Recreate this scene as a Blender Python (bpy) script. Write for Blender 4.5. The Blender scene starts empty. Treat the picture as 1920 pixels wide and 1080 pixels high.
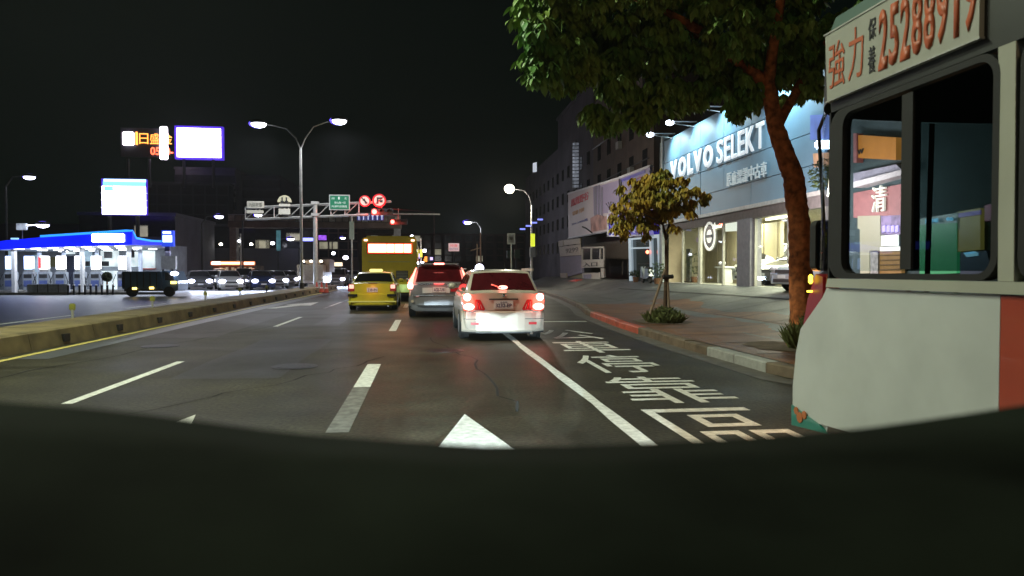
import bpy, math, random
from mathutils import Vector, Matrix, Quaternion
random.seed(7)
S = bpy.context.scene
COL = S.collection
PI = math.pi

# ------------------------------------------------------------ camera
F = 1320.0
CAMZ = 1.4
yaw, pitch = math.atan(163/F), math.atan(32/F*math.cos(math.atan(163/F)))
fwd = Vector((math.sin(yaw)*math.cos(pitch), math.cos(yaw)*math.cos(pitch), -math.sin(pitch)))
right = fwd.cross(Vector((0, 0, 1))).normalized()
upv = right.cross(fwd).normalized()
cd = bpy.data.cameras.new('camera'); cam = bpy.data.objects.new('camera', cd); COL.objects.link(cam)
cd.sensor_width = 36; cd.lens = 36*F/1920; cd.clip_start = 0.02; cd.clip_end = 3000
cd.dof.use_dof = True; cd.dof.focus_distance = 20; cd.dof.aperture_fstop = 3.2
rot = Matrix((right, upv, -fwd)).transposed()
cam.matrix_world = Matrix.Translation((0, 0, CAMZ)) @ rot.to_4x4()
S.camera = cam
# ------------------------------------------------------------ night sky, exposure
W = bpy.data.worlds.new('World'); S.world = W; W.use_nodes = True
wn = W.node_tree; bg = wn.nodes['Background']
sky = wn.nodes.new('ShaderNodeTexSky'); sky.sky_type = 'NISHITA'; sky.sun_disc = False
sky.sun_elevation = math.radians(-4); sky.sun_rotation = math.radians(200)
mx = wn.nodes.new('ShaderNodeMix'); mx.data_type = 'RGBA'; mx.inputs[0].default_value = 0.93
wn.links.new(sky.outputs[0], mx.inputs[6]); mx.inputs[7].default_value = (0.010, 0.026, 0.019, 1)
wn.links.new(mx.outputs[2], bg.inputs[0]); bg.inputs[1].default_value = 0.1
S.view_settings.view_transform = 'Standard'; S.view_settings.look = 'None'
S.view_settings.exposure = 0; S.view_settings.gamma = 1; S.view_settings.use_curve_mapping = False
S.render.engine = 'CYCLES'
cy = S.cycles
cy.use_denoising = True; cy.sample_clamp_indirect = 2.5; cy.sample_clamp_direct = 0
cy.max_bounces = 6; cy.diffuse_bounces = 2; cy.glossy_bounces = 3; cy.transmission_bounces = 4; cy.transparent_max_bounces = 12
cy.caustics_reflective = False; cy.caustics_refractive = False; cy.use_light_tree = True

# ------------------------------------------------------------ photo -> place helpers
def ray(px, py): return fwd + right*((px-960)/F) + upv*((540-py)/F)
def atY(px, py, Y):
    d = ray(px, py); k = Y/d.y; return Vector((0, 0, CAMZ)) + d*k
def atX(px, py, X):
    d = ray(px, py); k = X/d.x; return Vector((0, 0, CAMZ)) + d*k
def atZ(px, py, Z=0.0):
    d = ray(px, py); k = (Z-CAMZ)/d.z; return Vector((0, 0, CAMZ)) + d*k

# ------------------------------------------------------------ materials
MATS = {}
def M(name, col=(.5, .5, .5), rough=.6, metal=0, var=.15, scale=6, bump=0.0, spec=.5, coat=0):
    if name in MATS: return MATS[name]
    m = bpy.data.materials.new(name); m.use_nodes = True; nt = m.node_tree; b = nt.nodes['Principled BSDF']
    b.inputs['Roughness'].default_value = rough; b.inputs['Metallic'].default_value = metal
    b.inputs['Specular IOR Level'].default_value = spec; b.inputs['Coat Weight'].default_value = coat
    tc = nt.nodes.new('ShaderNodeTexCoord'); n = nt.nodes.new('ShaderNodeTexNoise')
    n.inputs['Scale'].default_value = scale; n.inputs['Detail'].default_value = 5
    nt.links.new(tc.outputs['Object'], n.inputs['Vector'])
    r = nt.nodes.new('ShaderNodeValToRGB')
    r.color_ramp.elements[0].position = .3; r.color_ramp.elements[1].position = .7
    r.color_ramp.elements[0].color = tuple(c*(1-var) for c in col)+(1,)
    r.color_ramp.elements[1].color = tuple(min(1, c*(1+var)) for c in col)+(1,)
    nt.links.new(n.outputs['Fac'], r.inputs['Fac']); nt.links.new(r.outputs['Color'], b.inputs['Base Color'])
    if bump:
        bp = nt.nodes.new('ShaderNodeBump'); bp.inputs['Strength'].default_value = bump; bp.inputs['Distance'].default_value = .02
        nt.links.new(n.outputs['Fac'], bp.inputs['Height']); nt.links.new(bp.outputs['Normal'], b.inputs['Normal'])
    MATS[name] = m; return m
def EM(name, col, st, sample=False, var=0.0, scale=3):
    if name in MATS: return MATS[name]
    m = bpy.data.materials.new(name); m.use_nodes = True; nt = m.node_tree; b = nt.nodes['Principled BSDF']
    b.inputs['Base Color'].default_value = tuple(min(.6, c*.5) for c in col)+(1,); b.inputs['Roughness'].default_value = .4
    b.inputs['Emission Color'].default_value = tuple(col)+(1,); b.inputs['Emission Strength'].default_value = st
    if var:
        tc = nt.nodes.new('ShaderNodeTexCoord'); n = nt.nodes.new('ShaderNodeTexNoise'); n.inputs['Scale'].default_value = scale
        nt.links.new(tc.outputs['Object'], n.inputs['Vector'])
        mr = nt.nodes.new('ShaderNodeMapRange'); mr.inputs[1].default_value = .3; mr.inputs[2].default_value = .7
        mr.inputs[3].default_value = st*(1-var); mr.inputs[4].default_value = st*(1+var)
        nt.links.new(n.outputs['Fac'], mr.inputs[0]); nt.links.new(mr.outputs[0], b.inputs['Emission Strength'])
    m.cycles.emission_sampling = 'AUTO' if sample else 'NONE'
    MATS[name] = m; return m
def GLASS(name, tint=(.8, .85, .85), gloss=.12, rough=.02, dark=0.0):
    if name in MATS: return MATS[name]
    m = bpy.data.materials.new(name); m.use_nodes = True; nt = m.node_tree
    nt.nodes.remove(nt.nodes['Principled BSDF']); out = nt.nodes['Material Output']
    t = nt.nodes.new('ShaderNodeBsdfTransparent'); t.inputs[0].default_value = tint+(1,)
    g = nt.nodes.new('ShaderNodeBsdfGlossy'); g.inputs['Roughness'].default_value = rough; g.inputs[0].default_value = (.9, .9, .9, 1)
    lw = nt.nodes.new('ShaderNodeLayerWeight'); lw.inputs[0].default_value = .5
    pw = nt.nodes.new('ShaderNodeMath'); pw.operation = 'POWER'; pw.inputs[1].default_value = 4; nt.links.new(lw.outputs['Facing'], pw.inputs[0])
    ma = nt.nodes.new('ShaderNodeMath'); ma.operation = 'MULTIPLY_ADD'; ma.inputs[1].default_value = gloss*2.5; ma.inputs[2].default_value = .03; nt.links.new(pw.outputs[0], ma.inputs[0])
    s = nt.nodes.new('ShaderNodeMixShader')
    nt.links.new(ma.outputs[0], s.inputs[0]); nt.links.new(t.outputs[0], s.inputs[1]); nt.links.new(g.outputs[0], s.inputs[2])
    nt.links.new(s.outputs[0], out.inputs[0]); MATS[name] = m; return m

asphalt = M('asphalt', (.034, .031, .020), .55, var=.35, scale=1.3, spec=.22)
def road_mat(m, fine=55):
    nt = m.node_tree; b = nt.nodes['Principled BSDF']
    src = b.inputs['Base Color'].links[0].from_socket
    n = nt.nodes.new('ShaderNodeTexNoise'); n.inputs['Scale'].default_value = fine; n.inputs['Detail'].default_value = 3
    v = nt.nodes.new('ShaderNodeTexNoise'); v.inputs['Scale'].default_value = .35; v.inputs['Detail'].default_value = 6; v.inputs['Distortion'].default_value = 1
    tc = nt.nodes['Texture Coordinate']
    for k in (n, v): nt.links.new(tc.outputs['Object'], k.inputs['Vector'])
    mm = nt.nodes.new('ShaderNodeMath'); mm.operation = 'MULTIPLY_ADD'; mm.inputs[1].default_value = 3.2; mm.inputs[2].default_value = -.6; mm.use_clamp = False
    nt.links.new(n.outputs['Fac'], mm.inputs[0])
    m2 = nt.nodes.new('ShaderNodeMath'); m2.operation = 'MULTIPLY_ADD'; m2.inputs[1].default_value = 1.2; m2.inputs[2].default_value = .4
    nt.links.new(v.outputs['Fac'], m2.inputs[0])
    m3 = nt.nodes.new('ShaderNodeMath'); m3.operation = 'MULTIPLY'; nt.links.new(mm.outputs[0], m3.inputs[0]); nt.links.new(m2.outputs[0], m3.inputs[1])
    vm = nt.nodes.new('ShaderNodeVectorMath'); vm.operation = 'SCALE'
    nt.links.new(src, vm.inputs[0]); nt.links.new(m3.outputs[0], vm.inputs['Scale']); nt.links.new(vm.outputs[0], b.inputs['Base Color'])
    rr = nt.nodes.new('ShaderNodeMapRange'); rr.inputs[3].default_value = .34; rr.inputs[4].default_value = .72
    nt.links.new(v.outputs['Fac'], rr.inputs[0]); nt.links.new(rr.outputs[0], b.inputs['Roughness'])
    bp = nt.nodes.new('ShaderNodeBump'); bp.inputs['Strength'].default_value = .5; bp.inputs['Distance'].default_value = .01
    nt.links.new(n.outputs['Fac'], bp.inputs['Height']); nt.links.new(bp.outputs['Normal'], b.inputs['Normal'])
road_mat(asphalt, 24)
pave = M('paving', (.115, .115, .105), .6, var=.25, scale=1.0); road_mat(pave, 40)
earth = M('earth', (.12, .09, .06), .9, var=.3, scale=8, bump=.5)
concrete = M('concrete', (.33, .31, .27), .8, var=.22, scale=3, bump=.2)
median_c = M('median_concrete', (.16, .125, .055), .8, var=.4, scale=2.2, bump=.3)
paint_w = M('road_paint', (.70, .71, .67), .6, var=.25, scale=14, bump=.2)
paint_worn = M('worn_road_paint', (.16, .16, .145), .6, var=.5, scale=9)
paint_y = M('yellow_road_paint', (.5, .42, .12), .6, var=.3, scale=9)
red_paint = M('red_kerb_paint', (.48, .10, .06), .6, var=.3, scale=5, bump=.2)
white_m = M('white_metal', (.7, .7, .68), .4, var=.06)
grey_m = M('grey_metal', (.30, .31, .30), .45, metal=.3, var=.12)
galv = M('galvanised_steel', (.45, .45, .42), .45, metal=.4, var=.15)
dark_m = M('dark_metal', (.03, .03, .032), .5, var=.2)
black = M('black_rubber', (.007, .007, .007), .75, var=.2)
chrome = M('chrome', (.75, .75, .75), .12, metal=1, var=.02)
wallg = M('grey_render', (.22, .22, .23), .85, var=.2, scale=.6, bump=.1)
walld = M('dark_render', (.08, .075, .08), .9, var=.3, scale=.4)
wallb = M('brown_tile', (.13, .09, .07), .8, var=.25, scale=1.2)
winm = M('dark_window', (.022, .022, .026), .15, var=.3, scale=1)
bark = M('bark', (.36, .115, .038), .95, var=.65, scale=9, bump=1.0)  # warm indicator light is put into the bark colour as extra red
steelsign = M('sign_back', (.25, .25, .25), .5, var=.1)
clear = GLASS('clear_glass')
tintg = GLASS('tinted_glass', (.36, .46, .46), .15)
cargl = M('car_glass', (.02, .02, .022), .06, var=.1, spec=.6)

# ------------------------------------------------------------ object helpers
def tag(o, label=None, cat=None, group=None, kind=None):
    if label: o['label'] = label
    if cat: o['category'] = cat
    if group: o['group'] = group
    if kind: o['kind'] = kind
    return o
def root(name, loc=(0, 0, 0), label=None, cat=None, group=None, kind=None, rz=0):
    o = bpy.data.objects.new(name, None); COL.objects.link(o); o.location = loc; o.rotation_euler = (0, 0, rz)
    o.empty_display_size = .2
    return tag(o, label, cat, group, kind)
def wloc(o):
    v = Vector((0, 0, 0))
    while o is not None: v = v+o.location; o = o.parent
    return v
def link(name, me, mat, parent=None, loc=None):
    o = bpy.data.objects.new(name, me); COL.objects.link(o)
    if mat and not me.materials: me.materials.append(mat)
    if parent: o.parent = parent
    if loc is not None: o.location = loc
    return o
class MB:
    def __init__(s): s.v = []; s.f = []; s.smooth = False
    def add(s, vs, fs):
        k = len(s.v); s.v += [Vector(p) for p in vs]; s.f += [tuple(i+k for i in f) for f in fs]; return s
    def box(s, a, b):
        x0, x1 = sorted((a[0], b[0])); y0, y1 = sorted((a[1], b[1])); z0, z1 = sorted((a[2], b[2]))
        return s.add([(x0, y0, z0), (x1, y0, z0), (x1, y1, z0), (x0, y1, z0), (x0, y0, z1), (x1, y0, z1), (x1, y1, z1), (x0, y1, z1)],
              [(0, 3, 2, 1), (4, 5, 6, 7), (0, 1, 5, 4), (1, 2, 6, 5), (2, 3, 7, 6), (3, 0, 4, 7)])
    def tube(s, pts, rad, n=8):
        pts = [Vector(p) for p in pts]
        if not isinstance(rad, (list, tuple)): rad = [rad]*len(pts)
        vs = []
        for i, p in enumerate(pts):
            d = (pts[min(i+1, len(pts)-1)]-pts[max(i-1, 0)]).normalized()
            a = d.orthogonal() if abs(d.z) > .9 else d.cross(Vector((0, 0, 1)))
            if abs(d.z) > .9: a = Vector((1, 0, 0))-d*d.x
            a.normalize(); b = d.cross(a)
            for k in range(n):
                t = 2*PI*k/n; vs.append(p+(a*math.cos(t)+b*math.sin(t))*rad[i])
        fs = []
        for i in range(len(pts)-1):
            for k in range(n):
                fs.append((i*n+k, i*n+(k+1) % n, (i+1)*n+(k+1) % n, (i+1)*n+k))
        fs.append(tuple(reversed(range(n)))); fs.append(tuple(range((len(pts)-1)*n, len(pts)*n)))
        return s.add(vs, fs)
    def prism(s, poly, ext):   # polygon (3d points) extruded by a vector
        n = len(poly); e = Vector(ext); vs = [Vector(p) for p in poly]+[Vector(p)+e for p in poly]
        return s.add(vs, [tuple(range(n)), tuple(reversed(range(n, 2*n)))]+[(i, i+n, (i+1) % n+n, (i+1) % n) for i in range(n)])
    def ellipsoid(s, c, r, nu=12, nv=7):
        c = Vector(c); vs = []
        for i in range(nv+1):
            t = PI*i/nv
            for k in range(nu):
                p = 2*PI*k/nu; vs.append(c+Vector((r[0]*math.sin(t)*math.cos(p), r[1]*math.sin(t)*math.sin(p), r[2]*math.cos(t))))
        return s.add(vs, [(i*nu+k, (i+1)*nu+k, (i+1)*nu+(k+1) % nu, i*nu+(k+1) % nu) for i in range(nv) for k in range(nu)])
    def build(s, name, mat, parent=None, smooth=False, bevel=0, kind=None, label=None, local=False):
        me = bpy.data.meshes.new(name)
        off = Vector((0, 0, 0)) if (parent is None or local) else wloc(parent)
        me.from_pydata([tuple(v-off) for v in s.v], [], s.f); me.validate(); me.update()
        import bmesh
        bm = bmesh.new(); bm.from_mesh(me); bmesh.ops.recalc_face_normals(bm, faces=bm.faces)
        if bevel:
            bmesh.ops.remove_doubles(bm, verts=bm.verts, dist=1e-4)
            bmesh.ops.bevel(bm, geom=[e for e in bm.edges if len(e.link_faces) == 2 and e.calc_face_angle() > .5], offset=bevel, segments=2, affect='EDGES', clamp_overlap=True)
        bm.to_mesh(me); bm.free()
        if smooth: me.polygons.foreach_set('use_smooth', [True]*len(me.polygons))
        o = link(name, me, mat, parent)
        if kind: o['kind'] = kind
        if label: o['label'] = label
        return o
def B(a, b, name, mat, parent=None, **k): return MB().box(a, b).build(name, mat, parent, **k)
def rectY(x0, y0, x1, y1, Y):
    a = atY(x0, y1, Y); b = atY(x1, y0, Y)
    mx_ = [atY(x0, (y0+y1)/2, Y).x, atY(x1, (y0+y1)/2, Y).x]; mz = [atY((x0+x1)/2, y1, Y).z, atY((x0+x1)/2, y0, Y).z]
    return mx_[0], mx_[1], mz[0], mz[1]
def boxY(x0, y0, x1, y1, Y, th, name, mat, parent=None, **k):
    a, b, c, d = rectY(x0, y0, x1, y1, Y); return B((a, Y, c), (b, Y+th, d), name, mat, parent, **k)
def light(kind, name, loc, power, col, parent=None, size=.3, target=None, angle=None, sizey=None, blend=.4):
    L = bpy.data.lights.new(name, kind); L.energy = power; L.color = col
    if kind == 'AREA':
        L.size = size
        if sizey: L.shape = 'RECTANGLE'; L.size_y = sizey
    else: L.shadow_soft_size = size
    if kind == 'SPOT': L.spot_size = math.radians(angle or 90); L.spot_blend = blend
    o = bpy.data.objects.new(name, L); COL.objects.link(o); loc = Vector(loc)
    if parent: o.parent = parent; o.location = loc-wloc(parent)
    else: o.location = loc
    if target is not None: o.rotation_euler = (Vector(target)-loc).to_track_quat('-Z', 'Y').to_euler()
    return o
_tc = {}
def text_me(s, w, h, ext=0.0, off=0.0, shear=0.0):
    """text mesh fitted into a w x h rectangle, lower left corner at the origin, in the XY plane"""
    if any(ord(q) > 0x2e00 for q in s): off = 0
    c = bpy.data.curves.new('lettering', 'FONT'); c.body = s; c.offset = off; c.resolution_u = 3; c.shear = shear
    o = bpy.data.objects.new('lettering', c); COL.objects.link(o)
    me = bpy.data.meshes.new_from_object(o.evaluated_get(bpy.context.evaluated_depsgraph_get()))
    bpy.data.objects.remove(o); bpy.data.curves.remove(c)
    me = me.copy(); me.materials.clear()
    if not me.vertices: return me
    xs = [v.co.x for v in me.vertices]; ys = [v.co.y for v in me.vertices]
    sx = w/max(1e-6, max(xs)-min(xs)); sy = h/max(1e-6, max(ys)-min(ys)); x0, y0 = min(xs), min(ys)
    for v in me.vertices: v.co = ((v.co.x-x0)*sx, (v.co.y-y0)*sy, 0)
    if ext:
        import bmesh
        bm = bmesh.new(); bm.from_mesh(me)
        bmesh.ops.remove_doubles(bm, verts=bm.verts, dist=1e-5)
        r = bmesh.ops.extrude_face_region(bm, geom=list(bm.faces))
        vs = [g for g in r['geom'] if isinstance(g, bmesh.types.BMVert)]
        bmesh.ops.translate(bm, vec=(0, 0, ext), verts=vs); bmesh.ops.recalc_face_normals(bm, faces=bm.faces)
        bm.to_mesh(me); bm.free()
    return me
FR_Y = Matrix(((1, 0, 0), (0, 0, -1), (0, 1, 0)))      # lettering that faces -Y
FR_X = Matrix(((0, 0, -1), (-1, 0, 0), (0, 1, 0)))     # lettering that faces -X (reads from far to near)
FR_Z = Matrix.Identity(3)
FR_B = Matrix(((-1, 0, 0), (0, 0, 1), (0, 1, 0)))      # faces +Y
def text(s, origin, w, h, frame, mat, parent=None, name='lettering', ext=0.004, off=0.0, local=False, shear=0.0):
    me = text_me(s, w, h, ext, off, shear)
    o = Vector(origin)-(Vector((0, 0, 0)) if (parent is None or local) else wloc(parent))
    me.transform(Matrix.Translation(o) @ frame.to_4x4())
    ob = link(name, me, mat, parent); return ob
def textY(s, x0, y0, x1, y1, Y, mat, parent, name='lettering', off=0.0, ext=.02):
    a, b, c, d = rectY(x0, y0, x1, y1, Y); return text(s, (a, Y-.001, c), b-a, d-c, FR_Y, mat, parent, name, ext, off)
def textX(s, ya, yb, z0, z1, X, mat, parent, name='lettering', off=0.0, ext=.02):   # ya far, yb near
    return text(s, (X-.001, ya, z0), ya-yb, z1-z0, FR_X, mat, parent, name, ext, off)
def copy_tree(o, parent=None):
    c = o.copy(); COL.objects.link(c); c.parent = parent
    for ch in list(o.children): copy_tree(ch, c)
    return c

# ------------------------------------------------------------ ground, roads
B((-300, -60, -.35), (300, 900, -.2), 'ground', M('dark_soil', (.06, .06, .055), .9), kind='structure')
road = B((-7.2, -30, -.15), (30, 600, 0), 'road', asphalt, kind='structure')
oroad = B((-200, -30, -.15), (-7.2, 600, -.004), 'opposite_road', M('asphalt_smooth', (.03, .033, .033), .42, var=.3, scale=.8), kind='structure')
def mark(pts, mat, name='lane_line', z=.004): return MB().add([(p[0], p[1], z) for p in pts], [tuple(range(len(pts)))]).build(name, mat, road)
def line(xa, ya, xb, yb, w, mat, name='lane_line', z=.004, wob=0):
    if not wob: return mark([(xa-w/2, ya), (xa+w/2, ya), (xb+w/2, yb), (xb-w/2, yb)], mat, name, z)
    n = 40; L_ = []; R_ = []
    for i in range(n+1):
        t = i/n; y = ya+(yb-ya)*t; dx = wob*math.sin(y*1.9)*.6+wob*math.sin(y*.8+1); ww = w*(1+.12*math.sin(y*5)+.1*random.uniform(-1, 1)); x = xa+(xb-xa)*t+dx
        L_.append((x-ww/2, y)); R_.append((x+ww/2, y))
    m = MB(); vs = [(p[0], p[1], z) for p in L_+R_]
    m.add(vs, [(i, i+n+1, i+n+2, i+1) for i in range(n)]); return m.build(name, mat, road)
line(-6.55, 4, -6.55, 60, .14, paint_y, 'edge_line')
line(-6.2, 12, -6.05, 45, .5, M('road_seam_sheen', (.085, .09, .10), .4, var=.2), 'road_seam_sheen')  # light reflected along the seam is put into its pale colour
for k in range(8):
    y = 7.9+k*10 if k else 7.9
    line(-3.75, 7.9+k*10.4, -3.75, 11.6+k*10.4 if k else 11.4, .12, paint_w, 'lane_dash')
line(-3.75, 27, -3.75, 50, .1, paint_worn, 'worn_line', z=.0035)
for k, (a, b) in enumerate(((6.2, 8.6), (8.6, 10.75), (16.6, 20.4), (27, 30.5), (37, 40.5))):
    line(-.76, a, -.76, b-.03, .2 if k < 2 else .17, paint_worn if k == 0 else paint_w, 'lane_dash')
line(1.79, 4.6, 1.76, 40, .135, paint_w, 'edge_line', wob=.007)
def arrow(cx, tip, s=1.0, n='lane_arrow', bend=0):
    mark([(cx-.42*s, tip-1.9), (cx+.42*s, tip-1.9), (cx, tip)], paint_w, n)
    mark([(cx-.08, tip-5), (cx+.08, tip-5), (cx+.08, tip-1.9), (cx-.08, tip-1.9)], paint_w, n)
arrow(.38, 6.85); arrow(-2.22, 7.15)
p = [atZ(545, 577), atZ(584, 568), atZ(586, 571), atZ(560, 576)]
mark([(-5.9, 27.2), (-5.55, 27.2), (-5.0, 29.3), (-4.6, 29.3), (-4.75, 32.5), (-5.8, 30.2), (-5.45, 30.0)], paint_w, 'lane_arrow')
line(2.35, 19.2, 4.5, 19.2, .1, paint_w, 'bay_line'); mark([(1.9, 19.05), (4.45, 19.05), (4.45, 19.25), (1.9, 19.25)], paint_w, 'bay_line')
for ch, y0, y1, x0, x1 in (('公', 14.15, 16.4, 2.55, 3.75), ('車', 11.75, 13.75, 2.42, 3.62), ('停', 9.4, 11.4, 2.3, 3.45), ('靠', 7.15, 9.0, 2.22, 3.42), ('區', 4.9, 6.85, 2.15, 3.3)):
    me = text_me(ch, x1-x0, y1-y0, 0, .012); me.transform(Matrix.Translation((x0, y0, .004))); link('road_lettering', me, paint_w, road)
for k in range(7): MB().box((-11.2, 20+k*8, -.004), (-11.08, 24+k*8, 0.0)).build('lane_dash', paint_w, oroad)
for k in range(7): MB().box((-8.7, 14+k*9, -.004), (-8.6, 21+k*9, 0.0)).build('edge_line', paint_w, oroad)
MB().box((-22, 54.5, -.004), (-8.5, 55.2, 0.0)).build('stop_line', paint_w, oroad)

# patches, cracks and covers in the carriageway
pm1 = M('road_patch', (.017, .016, .015), .5, var=.4, scale=6, bump=.4); pm2 = M('pale_road_patch', (.033, .028, .022), .6, var=.4, scale=5, bump=.4)
road_mat(pm1, 60); road_mat(pm2, 60)
Rp = random.Random(5)
for (xa_, ya_, xb_, yb_, mm_) in ((-3.3, 9.5, -1.9, 14.8, pm1), (-5.9, 15.5, -4.4, 24, pm2), (.2, 15.0, 1.3, 19.5, pm1), (2.0, 17.2, 3.2, 18.8, pm1), (-2.9, 18.5, -2.2, 23.5, pm2)):
    q_ = []
    for (a0_, b0_, a1_, b1_) in ((xa_, ya_, xb_, ya_), (xb_, ya_, xb_, yb_), (xb_, yb_, xa_, yb_), (xa_, yb_, xa_, ya_)):
        for k in range(6): q_.append((a0_+(a1_-a0_)*k/6+Rp.uniform(-.03, .03), b0_+(b1_-b0_)*k/6+Rp.uniform(-.04, .04)))
    mark(q_, mm_, 'road_patch', .002)
crk = M('crack', (.006, .006, .006), .9)
for sd_, x0_, y0_, dx_, dy_, n_ in ((1, -3.0, 6.8, .16, .32, 16), (2, .9, 6.9, -.05, .45, 18), (4, -5.6, 9.0, .1, .6, 18), (5, -1.8, 12, .3, .12, 12)):
    Rk = random.Random(sd_); pts_ = [(x0_, y0_)]
    for k in range(n_): pts_.append((pts_[-1][0]+dx_+Rk.uniform(-.14, .14), pts_[-1][1]+dy_+Rk.uniform(-.1, .1)))
    m_ = MB()
    for a_, b_ in zip(pts_, pts_[1:]):
        w_ = Rk.uniform(.006, .016); m_.add([(a_[0]-w_, a_[1], .0045), (a_[0]+w_, a_[1], .0045), (b_[0]+w_, b_[1], .0045), (b_[0]-w_, b_[1], .0045)], [(0, 1, 2, 3)])
    m_.build('road_crack', crk, road)
iron = M('road_iron', (.03, .03, .03), .45, metal=.5, var=.4, scale=20, bump=.8)
for x_, y_ in ((-1.9, 10.6), (.35, 12.4), (-4.9, 13.8)):
    MB().tube([(x_, y_, -.01), (x_, y_, .005)], .33, 28).build('manhole_cover', iron, road); MB().tube([(x_, y_, -.01), (x_, y_, .0075)], .25, 28).build('manhole_lid', iron, road)

# ------------------------------------------------------------ kerb (single stones) and rising forecourt
kp = [(8.5, 70), (7.4, 46), (6.6, 34), (5.75, 26), (5.1, 22), (4.75, 17), (4.62, 12.5), (4.66, 8.6), (5.4, 6.6), (6.2, 4), (6.2, -10)]
kerb = root('kerb', (0, 0, 0), kind='structure')
def lerp_(a, b, t): return a+(b-a)*t
def kpt(d):
    for a, b in zip(kp, kp[1:]):
        l = math.dist(a, b)
        if d <= l: t = d/l; return (a[0]+(b[0]-a[0])*t, a[1]+(b[1]-a[1])*t)
        d -= l
    return kp[-1]
tot = sum(math.dist(a, b) for a, b in zip(kp, kp[1:])); d = 0; i = 0
kred = red_paint; kc = M('kerb_concrete', (.15, .115, .08), .8, var=.35, scale=4, bump=.3)
kw = M('white_kerb_paint', (.36, .37, .35), .6, var=.2, scale=8)
while d < tot-.5:
    a = kpt(d+.006); b = kpt(min(d+.99, tot)); n = Vector((b[1]-a[1], -(b[0]-a[0]), 0)).normalized()*-1
    if n.x < 0: n = -n
    y = a[1]; mt = kred if (15.2 < y < 21.8) else (kw if 9.9 < y < 11.6 else kc)
    h = .15+random.uniform(-.006, .006)
    A, Bb = Vector((a[0], a[1], -.02)), Vector((b[0], b[1], -.02))
    poly = [A, A+Vector((0, 0, h)), A+n*.02+Vector((0, 0, h+.02)), A+n*.2+Vector((0, 0, h+.02)), A+n*.2]
    m = MB().prism(poly, Bb-A); m.build('kerb_stone', mt, kerb); d += 1.0; i += 1
gut = MB(); gv = [(kp[j][0]-.005, kp[j][1], .003) for j in range(len(kp))]+[(kp[j][0]-.35, kp[j][1], .003) for j in range(len(kp))]
n = len(kp); gut.add(gv, [(j, j+1, j+1+n, j+n) for j in range(n-1)]).build('gutter', M('gutter_concrete', (.13, .12, .105), .6, var=.3, scale=4), road)
# forecourt as a sheet of large slabs
def kx(y):
    for a, b in zip(kp, kp[1:]):
        if a[1] >= y >= b[1]: return a[0]+(b[0]-a[0])*(a[1]-y)/(a[1]-b[1])
    return 6.2
def pz(x, y):
    e = kx(y)+.2; t = max(0, min(1, (x-e-1.4)/(12-e-1.4))); return .15+.68*t*t*(3-2*t)
pv = root('pavement', (0, 0, 0), kind='structure')
ys = [-10, -5, 0, 3, 5, 6.6]+[8.6+1.5*k for k in range(0, 30)]+[54, 58, 64, 70]
bb = MB(); N = 14
for y in ys:
    e = kx(y)+.2
    for k in range(N+1):
        x = e+(22-e)*(k/N)**1.15; bb.v.append(Vector((x, y, pz(x, y))))
for j in range(len(ys)-1):
    for k in range(N): bb.f.append((j*(N+1)+k, j*(N+1)+k+1, (j+1)*(N+1)+k+1, (j+1)*(N+1)+k))
pso = bb.build('paving_sheet', pave, pv, smooth=True)
brown = M('brown_paving', (.17, .078, .034), .8, var=.3, scale=1.5); road_mat(brown, 45)
sb_ = MB(); ny = 46
for j in range(ny+1):
    y = lerp_(7.0, 26.0, j/ny)
    for k in range(5):
        e = kx(y)+.21; w_ = 3.3+.3*math.sin(y*.9)+.1*math.sin(y*2.7); x = e+(w_)*k/4; sb_.v.append(Vector((x, y, pz(x, y)+.004+.002)))
for j in range(ny):
    for k in range(4): sb_.f.append((j*5+k, j*5+k+1, (j+1)*5+k+1, (j+1)*5+k))
sb_.build('brown_strip', brown, pv, smooth=True)
B((22, -10, .5), (60, 70, .8), 'back_ground', pave, pv)
# joints, cracks and steps as real recess strips
jd = M('joint', (.05, .045, .04), .9)
def strip(pts, w=.03, name='joint', mat=jd, dz=.011):
    m = MB()
    for a, b in zip(pts, pts[1:]):
        k = 6
        for q in range(k):
            s0 = q/k; s1 = (q+1)/k
            P0 = Vector((a[0]+(b[0]-a[0])*s0, a[1]+(b[1]-a[1])*s0, 0)); P1 = Vector((a[0]+(b[0]-a[0])*s1, a[1]+(b[1]-a[1])*s1, 0))
            nn = (P1-P0).cross(Vector((0, 0, 1))).normalized()*w/2
            m.add([Vector((v.x, v.y, pz(v.x, v.y)+dz)) for v in (P0-nn, P0+nn, P1+nn, P1-nn)], [(0, 1, 2, 3)])
    return m.build(name, mat, pv)
for y in (8.5, 10, 11.6, 13.2, 14.8, 16.5, 18.2, 20, 22, 24, 26, 28, 30.5, 33): strip([(kx(y)+.3, y), (8.5, y+.1), (12, y+.2)], .035)
strip([(7.6, 7), (7.7, 20), (8.3, 34)], .03); strip([(9.9, 8), (9.95, 22), (10.1, 36)], .1, 'drain_channel')
B((8.0, 13.6, pz(8.3, 14)+.0), (8.9, 14.6, pz(8.5, 14)+.012), 'manhole_cover', M('cast_iron', (.07, .07, .065), .6, bump=.4, scale=30), pv)
for (x, y, r) in ((5.75, 16.6, .75), (5.9, 10.9, .7)):
    MB().add([(x+r*math.cos(t*PI/8)*(.9+.1*math.sin(3*t)), y+1.2*r*math.sin(t*PI/8), .166) for t in range(16)], [tuple(range(16))]).build('tree_pit', earth, pv)

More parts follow.
